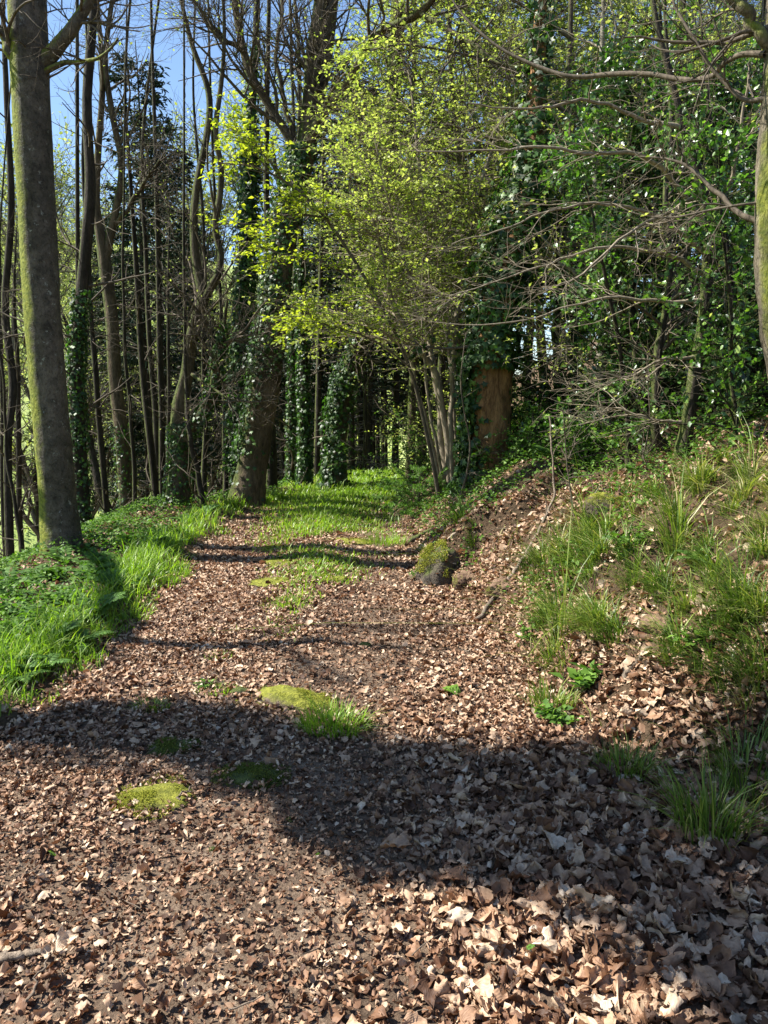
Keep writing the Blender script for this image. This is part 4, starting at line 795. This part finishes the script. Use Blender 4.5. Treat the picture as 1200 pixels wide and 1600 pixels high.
# far brush on the opposite hillside
hb = MB(); n = 130000; x = rng.uniform(-75, 25, n); y = rng.uniform(14, 95, n); v_ = valley(x, y); k = (v_ > 4) & (x > -y*.62-4) & (x < y*.25) & (rng.uniform(0, 1, n) < (.3+.7*smooth(N2(x, y, .35), -.2, .5))*np.clip(v_/25, .25, 1)); x, y = x[k], y[k]; n = len(x)
P = np.stack([x, y, g(x, y)+rng.uniform(0, 1, n)**2*(1.2+1.6*smooth(N3(x, y, .3), 0, .6))], 1); leaves(hb, P, rand_unit(n), np.array([-.5, -.2, 1.])+rand_unit(n)*.8, rng.uniform(.12, .3, n)*np.clip(y/40, .6, 1.6)); tlog('brush', n)
hb.build('hillside_brush', M['fgreen'], kind='stuff', label='pale green brush covering the far hillside')

# ---------------------------------------------------------------- right side trees
# hazel clump with spring leaves
t = Tree('hazel_bush', 'pale multi stemmed hazel leaning left, covered in small yellow green leaves', 'hazel', 702, 765, 10)
H = [[(702, 765, 10, 6), (700, 700, 10, 5.5), (688, 625, 10, 5), (676, 575, 10, 5), (655, 540, 9.9, 4.5), (620, 490, 9.8, 4), (600, 420, 9.6, 3), (585, 350, 9.4, 2.), (575, 300, 9.2, 1.)],
     [(700, 765, 10, 5), (690, 680, 10.1, 4.5), (680, 600, 10.1, 4), (668, 500, 10.2, 3.5), (665, 380, 10.2, 3), (655, 250, 10.2, 2.2), (640, 120, 10.2, 1.5)],
     [(706, 765, 10, 5), (706, 680, 9.9, 4), (705, 600, 9.9, 4), (715, 500, 9.8, 3.5), (730, 380, 9.8, 3), (760, 260, 9.7, 2.2), (790, 160, 9.7, 1.4)],
     [(690, 768, 10, 4), (675, 700, 10, 3.5), (655, 620, 9.9, 3), (640, 560, 9.8, 2.5), (600, 520, 9.6, 2), (560, 500, 9.4, 1.2), (520, 500, 9.2, .7)],
     [(708, 765, 10.1, 4), (712, 660, 10.3, 3.5), (700, 540, 10.4, 3), (690, 420, 10.5, 2.5), (600, 260, 10.6, 2), (560, 200, 10.6, 1.4)],
     [(697, 768, 10, 3), (680, 690, 9.8, 2.5), (668, 610, 9.7, 2.2), (650, 470, 9.5, 2), (610, 330, 9.3, 1.6), (585, 210, 9.2, 1.2)]]
L_ = [t.limb(p, 30, 8, .08, False) for p in H]
P_, R_ = stack(L_, 24); fine, allp = twigs(t.tw, P_, R_, 24, (.8, 2.3), 2, .85, .0, .42, (40, 75), .5, .09, k2=10, rmin=.0013)
leafup(t.lf, fine, 9.0, .046, flat=.5); leafup(t.lf, allp[0], 12, .046, flat=.5)
t.done('paletwig', 'paletwig', 'yleaf')
# two young beeches behind it, yellow leafed tops
for nm, lab, pts, per, lp in (('young_beech', 'leafy young tree behind the hazel filling the top middle with yellow green leaves', [(735, 765, 12.5, 7), (728, 640, 12.5, 7), (715, 480, 12.5, 6), (722, 300, 12.5, 5), (705, 120, 12.5, 4), (700, -60, 12.5, 3), (690, -260, 12.5, 2)], 58, 4.6),
                              ('young_beech', 'leafy young tree behind the red brown ivied trunk', [(860, 735, 12, 7), (850, 600, 12, 7), (842, 450, 12, 6), (850, 300, 12, 5), (835, 120, 12, 4), (845, -60, 12, 3), (850, -260, 12, 2)], 50, 3.2),
                              ('young_beech', 'leafy young tree seen between the far trunk and the hazel', [(640, 770, 15, 7), (645, 600, 15, 6), (650, 420, 15, 5), (640, 250, 15, 4), (648, 80, 15, 3), (650, -100, 15, 2)], 50, 4.),
                              ('young_beech', 'leafy young tree up the slope behind the pale thin trunk', [(980, 700, 12.5, 7), (985, 560, 12.5, 6), (975, 400, 12.5, 5), (985, 240, 12.5, 4), (980, 60, 12.5, 2)], 40, 2.6),
                              ('young_beech', 'leafy young tree high on the slope behind the dense dark holly', [(1120, 640, 11.5, 7), (1110, 480, 11.5, 6), (1120, 340, 11.5, 5), (1110, 200, 11.5, 3)], 36, 2.4)):
    t = Tree(nm, lab, 'tree', pts[0][0], pts[0][1], pts[0][2]); a = t.limb(pts, 50, 9, .08, True); P_, R_ = stack([a], 40)
    fine, allp = twigs(t.tw, P_[:, 14:], R_[:, 14:], per*1.6, (.9, 3.0), 2, .8, .0, .0, (55, 85), .4, .08, k2=14); leafup(t.lf, fine, lp*2.3, .062, flat=.25); leafup(t.lf, allp[0], 12, .055, flat=.3); t.done('ivybark', 'twig', 'yleaf')
# a beech whose long level boughs carry the leaf layers over the path
t = Tree('young_beech', 'slender beech right of the hazel whose long level leafy boughs reach left over the path', 'tree', 905, 735, 10.5)
a = t.limb([(905, 735, 10.5, 7), (900, 600, 10.5, 7), (893, 450, 10.5, 6), (897, 300, 10.5, 5.5), (888, 150, 10.5, 4.5), (892, 0, 10.5, 3.5), (885, -150, 10.5, 2.5)], 50, 9, .08, True)
BB = []
for p in ([(893, 470, 10.5, 3), (820, 430, 10.1, 2.4), (740, 415, 9.8, 1.8), (650, 420, 9.5, 1.2), (570, 440, 9.3, .6)], [(895, 380, 10.5, 3), (800, 320, 10., 2.4), (700, 300, 9.6, 1.8), (600, 305, 9.3, 1.2), (510, 330, 9.1, .6)], [(897, 290, 10.5, 3), (800, 230, 10.2, 2.4), (700, 195, 9.9, 1.8), (610, 190, 9.7, 1.2), (540, 205, 9.5, .6)],
          [(890, 180, 10.5, 3), (800, 110, 10.2, 2.4), (700, 80, 9.9, 1.8), (620, 70, 9.7, 1.), (560, 85, 9.6, .6)], [(890, 120, 10.5, 3), (970, 70, 10.2, 2.2), (1050, 60, 9.9, 1.5), (1130, 75, 9.7, .8)], [(892, 60, 10.5, 3), (800, 0, 10.3, 2.2), (700, -30, 10.1, 1.5), (620, -30, 10, .8)], [(896, 250, 10.5, 2.6), (980, 190, 10.2, 2), (1060, 170, 9.9, 1.3), (1120, 185, 9.7, .7)]):
    BB.append(t.limb(p, 24, 6, .06, tw=True))
P_, R_ = stack(BB, 22); fine, allp = twigs(t.tw, P_, R_, 26, (.45, 1.3), 2, .9, .0, .1, (35, 65), .5, .08, k2=8, rmin=.0013); leafup(t.lf, fine, 6, .050, flat=.55); leafup(t.lf, allp[0], 10, .050, flat=.55); t.done('ivybark', 'twig', 'yleaf')
# sunlit low spray of big yellow leaves in front of the leaning beech, grown from a sapling at the verge
t = Tree('beech_sapling', 'leaning sapling whose bright yellow green leaf sprays hang before the big ivied beech', 'sapling', 688, 772, 9.7)
L_ = [t.limb([(688, 772, 9.7, 3.2), (672, 700, 9.6, 3), (645, 590, 9.5, 2.8), (590, 470, 9.3, 2.6), (530, 370, 9.2, 2.2), (470, 300, 9.1, 1.8), (400, 262, 9.0, 1.3), (345, 255, 9, .8)], 40, 7, .08, True),
      t.limb([(510, 340, 9.15, 1.8), (455, 335, 9., 1.4), (400, 350, 8.9, 1), (350, 345, 8.8, .6)], 20, 6), t.limb([(560, 445, 9.3, 1.8), (510, 410, 9.2, 1.5), (450, 400, 9., 1.2), (405, 385, 8.9, .6)], 20, 6),
      t.limb([(440, 280, 9.05, 1.4), (400, 225, 9, 1), (372, 205, 9, .6)], 16, 6), t.limb([(636, 570, 9.4, 1.8), (580, 530, 9.2, 1.5), (500, 505, 9, 1.1), (450, 500, 8.9, .6)], 20, 6)]
P_, R_ = stack([(l[0][8:], l[1][8:]) if i == 0 else l for i, l in enumerate(L_)], 20); P_[0] = stack([(L_[0][0][22:], L_[0][1][22:])], 20)[0][0]
fine, allp = twigs(t.tw, P_, R_, 14, (.35, .9), 2, .7, .0, .15, (35, 70), .5, .1, k2=5); leafup(t.lf, fine, 5, .06); leafup(t.lf, allp[0], 4, .06)
t.done('twig', 'twig', 'yleaf2')
tlog('hazels')
# ivied trunk with bare red brown bark
t = Tree('ivy_clad_tree', 'stout tree with red brown bark low down and bushy ivy above, right of path', 'tree', 768, 762, 9)
a = t.limb([(768, 765, 9, 33), (768, 720, 9, 32), (766, 650, 9, 31), (768, 570, 9, 30), (775, 500, 9, 25), (790, 420, 9, 22), (810, 340, 9, 19), (830, 250, 9, 15), (840, 120, 9, 11), (845, 0, 9, 8), (850, -200, 9, 4)], 80, 24, .12, True)
ivy_on(t, a, 900, .08, (0.02, .38), side=(.0, .5), spread=.22, out=.04); ivy_on(t, a, 110, .07, (0.02, .38), side=(math.pi, .35), spread=.05)
ivy_on(t, a, 1500, .08, (.36, .78), spread=.34, out=.05); ivy_on(t, a, 500, .08, (.78, .92), spread=.2)
P_, R_ = stack([a], 30); fine, _ = twigs(t.tw, P_[:, 9:], R_[:, 9:], 16, (.6, 1.4), 2, .3, .0, .1, (50, 85), .15); leafup(t.ivy, fine, 4.5, .07, 'ivy', .4)
t.done('redbark', 'twig')
# pale thin trunk
t = Tree('birch_tree', 'thin pale trunk flecked like birch, midway up the right bank', 'tree', 951, 690, 8.5)
a = t.limb([(951, 690, 8.5, 9), (945, 655, 8.5, 9), (938, 615, 8.5, 8.5), (940, 550, 8.5, 8), (943, 480, 8.5, 7), (938, 380, 8.6, 6), (930, 250, 8.6, 5), (940, 100, 8.6, 4), (945, -100, 8.6, 2)], 50, 12, .07, True)
P_, R_ = stack([a], 30); fine, _ = twigs(t.tw, P_[:, 8:], R_[:, 8:], 26, (.5, 1.6), 3, .4, .0, .1, k2=6, k3=4); leafup(t.lf, fine, 2.2, .045); t.done('birch', 'paletwig', 'yleaf')
# two dark stems on the bank
t = Tree('young_tree', 'thin dark crooked stem left of the thicker dark stem on the right bank', 'tree', 1042, 735, 6.5)
a = t.limb([(1042, 735, 6.5, 7), (1028, 680, 6.5, 6.5), (1024, 610, 6.5, 6.5), (1030, 550, 6.5, 6), (1037, 490, 6.5, 5.5), (1045, 400, 6.5, 5), (1040, 300, 6.6, 4), (1050, 180, 6.7, 3.4), (1040, 20, 6.8, 2.5), (1035, -150, 6.8, 1.5)], 50, 12, .1, True)
P_, R_ = stack([a], 30); fine, _ = twigs(t.tw, P_[:, 7:], R_[:, 7:], 20, (.4, 1.3), 2, .4, .0, .1, k2=5); leafup(t.lf, fine, .8, .04); t.done('dark', 'twig', 'yleaf')
t = Tree('young_beech', 'dark mossy stem on the right bank sending long bare pale twigs to the left', 'tree', 1066, 755, 6.0)
a = t.limb([(1066, 755, 6, 11.5), (1073, 675, 6, 10.5), (1083, 600, 6, 10), (1096, 525, 6, 9.5), (1104, 450, 6, 9), (1108, 375, 6, 8.5), (1100, 310, 6, 8), (1086, 255, 6, 7), (1066, 200, 6, 6), (1050, 130, 6, 5), (1025, 30, 6, 4), (1010, -100, 6, 3)], 60, 14, .1, True)
LB = [[(1104, 430, 6, 4), (1040, 400, 5.9, 3), (960, 385, 5.8, 2.4), (880, 400, 5.7, 1.8), (800, 425, 5.6, 1.2), (700, 455, 5.5, .7)],
      [(1108, 360, 6, 5), (1060, 290, 5.9, 4), (1000, 248, 5.8, 3), (920, 235, 5.7, 2.4), (850, 222, 5.6, 2), (760, 228, 5.6, 1.5), (640, 232, 5.5, .8)],
      [(1100, 470, 6, 4), (1020, 480, 5.9, 2.8), (940, 470, 5.8, 2), (860, 490, 5.7, 1.5), (760, 510, 5.6, 1), (650, 500, 5.6, .6)],
      [(1106, 400, 6, 4), (1040, 345, 5.8, 3), (960, 320, 5.6, 2.3), (870, 330, 5.5, 1.7), (780, 355, 5.4, 1.2), (690, 375, 5.3, .7)],
      [(1066, 200, 6, 4), (1010, 180, 5.9, 3), (940, 150, 5.8, 2.4), (860, 165, 5.7, 1.7), (760, 160, 5.6, 1)],
      [(1090, 560, 6, 3), (1030, 560, 5.9, 2.2), (980, 585, 5.9, 1.5), (930, 580, 5.8, .7)],
      [(1075, 660, 6, 3), (1010, 655, 6, 2.2), (960, 645, 6, 1.4), (925, 655, 6, .6)],
      [(1108, 340, 6, 4), (1140, 280, 5.9, 3), (1165, 200, 5.8, 2.4), (1180, 100, 5.7, 1.8)],
      [(1100, 300, 6, 3), (1050, 330, 5.6, 2.5), (980, 370, 5.3, 2), (900, 440, 5.1, 1.4), (840, 470, 5., .8)]]
tb = MB(); BL = []
for p in LB:
    w3 = np.array([at(q[0], q[1], q[2]) for q in p]); r3 = np.array([q[3]*q[2]/F for q in p]); pp, rr3 = resample(w3, r3, 24); pp[1:] += np.cumsum(rng.normal(0, .008, (23, 3)), 0); tubes(t.tw, pp, rr3, 7, .08); BL.append((pp, rr3))
P_, R_ = stack(BL, 22); fine, allp = twigs(t.tw, P_, R_, 8, (.3, 1.1), 3, .7, .0, .12, (25, 60), .5, .15, k2=5, k3=2.2, rmin=.0012)
leafup(t.lf, allp[1], .8, .034); t.done('dark', 'paletwig', 'yleaf')
# right edge trunk
t = Tree('flaky_barked_tree', 'sunlit flaky barked trunk with moss at the right edge of the view', 'tree', 1258, 700, 4.5)
a = t.limb([(1258, 700, 4.5, 27), (1233, 610, 4.5, 25), (1212, 510, 4.5, 23), (1203, 400, 4.5, 22), (1204, 300, 4.5, 21), (1210, 180, 4.5, 18), (1217, 60, 4.5, 18), (1220, -60, 4.5, 17), (1225, -300, 4.5, 12)], 90, 24, .10, True)
b_ = t.limb([(1212, 95, 4.5, 10), (1190, 55, 4.5, 9), (1165, 22, 4.5, 8), (1145, -10, 4.5, 7), (1110, -80, 4.5, 5)], 24, 10)
c_ = t.limb([(1195, 85, 4.5, 5), (1160, 85, 4.6, 4.2), (1130, 100, 4.7, 3.8), (1112, 118, 4.8, 3.8), (1070, 124, 5, 3.6), (1010, 116, 5.2, 3.4), (950, 116, 5.4, 3.6), (900, 120, 5.5, 3.2), (860, 112, 5.6, 3), (810, 90, 5.7, 2.4), (760, 60, 5.8, 2), (720, 20, 5.9, 1.5), (690, -30, 6, 1)], 50, 9, tw=True)
d_ = t.limb([(1200, 350, 4.5, 5), (1176, 344, 4.6, 4.6), (1145, 325, 4.7, 4), (1118, 300, 4.8, 3.5), (1090, 272, 4.9, 3), (1050, 250, 5, 2), (1000, 245, 5.1, 1.4)], 30, 8, tw=True)
e_ = t.limb([(1200, 315, 4.5, 2.4), (1160, 320, 4.5, 2), (1110, 328, 4.6, 1.7), (1050, 340, 4.7, 1.4), (1000, 335, 4.8, 1), (960, 320, 4.9, .6)], 30, 6, tw=True)
f_ = t.limb([(1196, 155, 4.5, 4), (1150, 150, 4.6, 3), (1090, 70, 4.7, 2.4), (1060, 20, 4.8, 2), (1040, -40, 4.9, 1.4)], 24, 7, tw=True)
P_, R_ = stack([b_, c_, d_, e_, f_], 24); fine, allp = twigs(t.tw, P_, R_, 7, (.3, .95), 3, .5, .0, .1, (30, 65), .5, .15, k2=4, k3=2.5, rmin=.0011); leafup(t.lf, fine, .5, .028); t.done('rightbark', 'twig', 'yleaf')
# hollies
def holly(lab, px, py, Yb, pts, per, Lr, lper, size=.05, m='darkholly', k2=6, up=.03, sub_=.0):
    t = Tree('holly_tree', lab, 'holly', px, py, Yb, 'hollies on the right bank'); a = t.limb(pts, 40, 10, .08, True); P_, R_ = stack([a], 30)
    fine, allp = twigs(t.tw, P_[:, 5:], R_[:, 5:], per*1.3, Lr, 2, .3, up, .0, (45, 80), .4, .12, k2=11)
    for f, l in ((fine, lper*1.5), (allp[0], lper*1.8)):
        Pn, Tn = along(f, l, .2); n = len(Pn); leaves(t.lf, Pn, Tn*.4+rand_unit(n), np.array([0, 0, .8])+rand_unit(n), size*rng.uniform(.6, 1.2, n), 'holly')
    t.done('dark', 'dark', m); return t
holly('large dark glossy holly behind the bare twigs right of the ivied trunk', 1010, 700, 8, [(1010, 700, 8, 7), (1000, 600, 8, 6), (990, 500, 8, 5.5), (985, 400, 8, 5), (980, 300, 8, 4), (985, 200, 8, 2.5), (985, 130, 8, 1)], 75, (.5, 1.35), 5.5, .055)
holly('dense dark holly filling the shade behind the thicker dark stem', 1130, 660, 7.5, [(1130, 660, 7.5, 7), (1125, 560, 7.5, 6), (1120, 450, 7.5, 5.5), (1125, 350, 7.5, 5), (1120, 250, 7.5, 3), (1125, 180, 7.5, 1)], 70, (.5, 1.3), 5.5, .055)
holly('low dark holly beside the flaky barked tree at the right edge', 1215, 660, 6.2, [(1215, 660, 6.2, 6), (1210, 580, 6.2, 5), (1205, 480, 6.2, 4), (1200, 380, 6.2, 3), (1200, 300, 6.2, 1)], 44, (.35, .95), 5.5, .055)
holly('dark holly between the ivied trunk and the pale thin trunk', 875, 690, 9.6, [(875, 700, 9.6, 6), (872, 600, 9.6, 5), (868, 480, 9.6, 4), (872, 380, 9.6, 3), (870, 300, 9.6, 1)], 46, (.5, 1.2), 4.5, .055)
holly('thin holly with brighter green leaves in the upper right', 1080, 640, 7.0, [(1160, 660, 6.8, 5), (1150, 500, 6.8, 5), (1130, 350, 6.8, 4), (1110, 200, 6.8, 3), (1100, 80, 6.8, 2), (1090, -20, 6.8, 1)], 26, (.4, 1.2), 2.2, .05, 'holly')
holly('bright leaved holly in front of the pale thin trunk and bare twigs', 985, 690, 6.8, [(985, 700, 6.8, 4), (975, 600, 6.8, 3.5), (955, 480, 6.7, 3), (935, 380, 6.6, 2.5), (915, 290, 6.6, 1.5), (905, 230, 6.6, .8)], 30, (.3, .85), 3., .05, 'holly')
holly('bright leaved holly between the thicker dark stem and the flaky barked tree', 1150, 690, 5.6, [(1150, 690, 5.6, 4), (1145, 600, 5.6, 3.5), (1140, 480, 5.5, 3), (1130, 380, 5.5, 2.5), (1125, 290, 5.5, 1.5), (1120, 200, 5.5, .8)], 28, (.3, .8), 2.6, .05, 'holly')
holly('tall sparse pale green tree reaching above the thin holly to the top right', 1050, 640, 8.5, [(1050, 640, 8.5, 7), (1045, 450, 8.5, 6), (1040, 250, 8.5, 4.5), (1035, 100, 8.5, 3), (1030, 0, 8.5, 2), (1025, -80, 8.5, 1)], 26, (.6, 1.6), 2.2, .05, 'yleaf')
for i, (px, py, Yb, h, lab) in enumerate(((830, 735, 9.2, .9, 'small dark holly bush behind the right side of the ivied trunk'), (900, 720, 8, .6, 'low holly bush above the earth outcrop'), (1000, 690, 9.5, 1.2, 'holly bush behind the pale thin trunk'), (1150, 640, 9, 1.4, 'holly bush high on the dark slope at the right'), (1190, 700, 6.5, .7, 'holly bush on the slope right of the thicker dark stem'))):
    b0 = at(px, py, Yb); b0[2] = float(g(b0[0], b0[1])); r = thing('holly_bush', lab, 'holly bush', b0, 'holly bushes on the right bank'); wb, lf = MB(), MB()
    n = 26; D = rand_unit(n)+[0, 0, 1.1]; a_, ar = run(np.repeat(b0[None], n, 0), D, rng.uniform(.6, 1.1, n)*h, np.full(n, .008), 6, .15, .02); tubes(wb, a_, ar, 4)
    P2, D2, L2, R2 = kids(a_, ar, 6, (.15*h, .5*h), (40, 75)); b_, br = run(P2, D2, L2, R2, 4, .15); tubes(wb, b_, br, 3)
    Pn, Tn = along(b_, 5, .1); m_ = len(Pn); leaves(lf, Pn, Tn*.4+rand_unit(m_), np.array([0, 0, .8])+rand_unit(m_), .055*rng.uniform(.6, 1.2, m_), 'holly'); wb.build('stems', M['dark'], r, b0); lf.build('foliage', M['holly'], r, b0)
# small bare saplings on the bank
for pts, lab in (([(897, 815, 5.8, 1.6), (890, 760, 5.8, 1.3), (884, 700, 5.8, 1), (880, 640, 5.8, .6)], 'thin bare sapling above the grassy bank foot'), ([(1010, 790, 6, 1.8), (1005, 720, 6, 1.4), (1015, 650, 6, 1), (1010, 560, 6, .6)], 'thin bare sapling left of the thicker dark stem'), ([(720, 780, 8.5, 1.8), (735, 700, 8.4, 1.4), (720, 610, 8.3, 1), (728, 520, 8.3, .6)], 'slender bare sapling before the ivied red brown trunk')):
    t, l_ = pole('bare_sapling', lab, pts, tw_=12, twL=(.15, .5), group='bare saplings on the bank', cat='sapling', sides=6, n=20, topt=.15, tk=4); t.done('twig', 'twig')
for i, (px, py, Yb, h, lab) in enumerate(((655, 770, 12.5, 1.5, 'low leafy bush behind the foot of the hazel'), (690, 765, 14, 2.2, 'taller leafy bush between the hazel and the ivied brown trunk'), (735, 770, 11, 1.0, 'small leafy bush hugging the ivied brown trunk'), (830, 740, 8.6, .7, 'small leafy bush on the leafy bank right of the ivied brown trunk'), (905, 745, 7.4, .5, 'tiny leafy bush above the earth outcrop'))):
    b0 = at(px, py, Yb); b0[2] = float(g(b0[0], b0[1])); r = thing('leafy_bush', lab, 'bush', b0, 'low leafy bushes'); wb, lf = MB(), MB()
    n = 30; D = rand_unit(n)+[0, 0, 1.0]; a_, ar = run(np.repeat(b0[None], n, 0), D, rng.uniform(.5, 1.1, n)*h, np.full(n, .006), 6, .15, .02); tubes(wb, a_, ar, 4)
    P2, D2, L2, R2 = kids(a_, ar, 9, (.2*h, .5*h), (40, 75), .5); b_, br = run(P2, D2, L2, R2, 4, .12); tubes(wb, b_, br, 3)
    leafup(lf, b_, 8, .045, flat=.5); wb.build('stems', M['twig'], r, b0); lf.build('foliage', M['yleaf' if i in (1, 2) else 'herb'], r, b0)
# spruce seedling with drooping pale green branches at the outcrop
c = hit(655, 800); t = Tree('spruce_seedling', 'small light green spruce seedling at the right edge of the far path', 'seedling', 0, 0, 0, None, c)
n = 22; D = rand_unit(n)*[1, 1, .2]+[0, 0, .12]; h0 = rng.uniform(.05, .45, n); t.limb3(np.array([c-[0, 0, .1], c+[0, 0, .25], c+[.02, 0, .55]]), np.array([.012, .009, .003]), 10, 7)
a_, ar = run(c+np.stack([np.zeros(n), np.zeros(n), h0], 1), D, .7*(1-h0), np.full(n, .005), 6, .05, -.01); tubes(t.tw, a_, ar, 4); P2, D2, L2, R2 = kids(a_, ar, 8, (.08, .25), (40, 60), .95); b_, br = run(P2, D2, L2, R2, 4, .05); tubes(t.tw, b_, br, 3)
for arr, per in ((a_, 90), (b_, 45)):
    Pn, Tn = along(arr, per, 0); m_ = len(Pn); leaves(t.lf, Pn, Tn*.7+rand_unit(m_)*.9, rand_unit(m_)+[0, 0, .6], rng.uniform(.025, .045, m_), 'blade')
t.done('twig', 'twig', 'fern')
tlog('right trees')

# ---------------------------------------------------------------- trees left of the frame whose crowns shade the near path
def over(gx, gy, s):     # the point that casts its shadow on (gx, gy, 0)
    return np.array([gx, gy, 0])+s*np.array([SUN_AZ[0], SUN_AZ[1], math.tan(SUN_EL)])
t = Tree('ivy_clad_oak', 'ivied tree standing left of the view, its dense crown shading the near path', 'tree', 0, 0, 0, 'shade trees left of the view', np.array([-5.6, 4.3, float(g(-5.6, 4.3))]))
tr = t.limb3(np.array([t.base-[0, 0, .3], t.base+[0, 0, 1], [-5.55, 4.2, 1.5], [-5.5, 4.1, 3.5], [-5.6, 4.0, 5.5], [-5.7, 3.9, 7.5], [-5.8, 3.9, 9.5], [-5.9, 4., 11.5]]), np.array([.26, .2, .18, .17, .15, .13, .1, .05]), 50, 14, .08)
ivy_on(t, tr, 700, .08, (.5, .8), spread=.3, out=.05)
shade = [(-1.0, 3.75, 4.6, .32), (-.55, 3.5, 5.0, .36), (-.2, 3.25, 5.3, .38), (.1, 3.0, 5.6, .42), (.45, 2.85, 5.9, .42), (.75, 2.75, 6.2, .42), (1.05, 2.65, 6.5, .42), (.2, 2.65, 6.3, .30), (.7, 2.4, 6.5, .3), (1.15, 2.2, 6.4, .32), (1.25, 1.85, 6.6, .3), (-1.45, 3.75, 4.3, .22), (.9, 3.15, 6.0, .28), (1.3, 2.9, 6.4, .35), (1.5, 2.4, 6.5, .4), (-.5, 3.15, 5.2, .26), (1.1, 1.6, 6.6, .3), (-.15, 2.8, 5.4, .22), (.02, 2.6, 5.6, .22), (.4, 2.55, 5.9, .26), (.75, 2.5, 6.1, .22), (1.0, 2.05, 6.4, .26)]
for gx, gy, s, r in shade:
    c = over(gx, gy, s); k = np.argmin(np.abs(tr[0][:, 2]-(c[2]-1.0))); o = tr[0][k]
    bp, brr = t.limb3(np.array([o, (o+c)/2+[0, 0, .15], c]), np.array([.05, .03, .012]), 12, 7)
    n = 26; a_, ar = run(np.repeat(c[None], n, 0)+rand_unit(n)*r*.4, rand_unit(n), rng.uniform(.4, .9, n)*r, np.full(n, .004), 4, .15); tubes(t.tw, a_, ar, 4)
    Pn = c+rand_unit(int(430*r/.35))*(r*rng.uniform(0, 1, (int(430*r/.35), 1))**.45); m_ = len(Pn); leaves(t.ivy, Pn, rand_unit(m_), rand_unit(m_)+[0, 0, .6], .075*rng.uniform(.6, 1.2, m_), 'ivy')
t.done('ivybark', 'twig')
# bare tree left of view: branch shadows across the path
t = Tree('bare_oak', 'bare tree standing left of the view, its boughs shadowing the path', 'tree', 0, 0, 0, 'shade trees left of the view', np.array([-6.7, 9.1, float(g(-6.7, 9.1))]))
tr = t.limb3(np.array([t.base-[0, 0, .3], t.base+[0, 0, 1], [-6.6, 9.1, 2.5], [-6.7, 9.0, 5], [-6.6, 9.0, 8], [-6.8, 9.1, 11]]), np.array([.26, .2, .18, .16, .12, .05]), 40, 14, .08)
limbs = []
for a_g, b_g, s1, s2, r in (((-1.75, 5.05), (.2, 4.9), 4.6, 6.4, .07), ((-.9, 5.0), (.3, 5.6), 5.4, 7.0, .03), ((-.9, 4.95), (-.2, 4.3), 5.4, 6.6, .035), ((-1.8, 5.1), (-1.9, 4.5), 4.6, 5.2, .04), ((-1.9, 8.4), (.4, 8.0), 5.6, 7.6, .07)):
    p0, p2 = over(*a_g, s1), over(*b_g, s2); limbs.append(t.limb3(np.array([p0, (p0+p2)/2+rng.normal(0, .06, 3), p2]), np.array([r, r*.85, r*.5]), 20, 8, .1))
p0 = over(-1.75, 5.05, 4.6); t.limb3(np.array([[-6.6, 9.1, 3.2], (np.array([-6.6, 9.1, 3.6])+p0)/2+[0, 0, .2], p0]), np.array([.11, .09, .07]), 14, 9)
p0 = over(-1.9, 8.4, 5.6); t.limb3(np.array([[-6.6, 9.1, 4.4], (np.array([-6.6, 9.1, 5.2])+p0)/2, p0]), np.array([.1, .08, .07]), 14, 9)
P_, R_ = stack(limbs, 18); fine, _ = twigs(t.tw, P_, R_, 6, (.4, 1.), 2, .2, .0, .2, rmin=.003); leafup(t.lf, fine, 1., .05); t.done('ivybark', 'twig', 'yleaf')
tlog('faces', sum(len(o.data.polygons) for o in bpy.data.objects if o.type == 'MESH'), 'objects', len(bpy.data.objects))
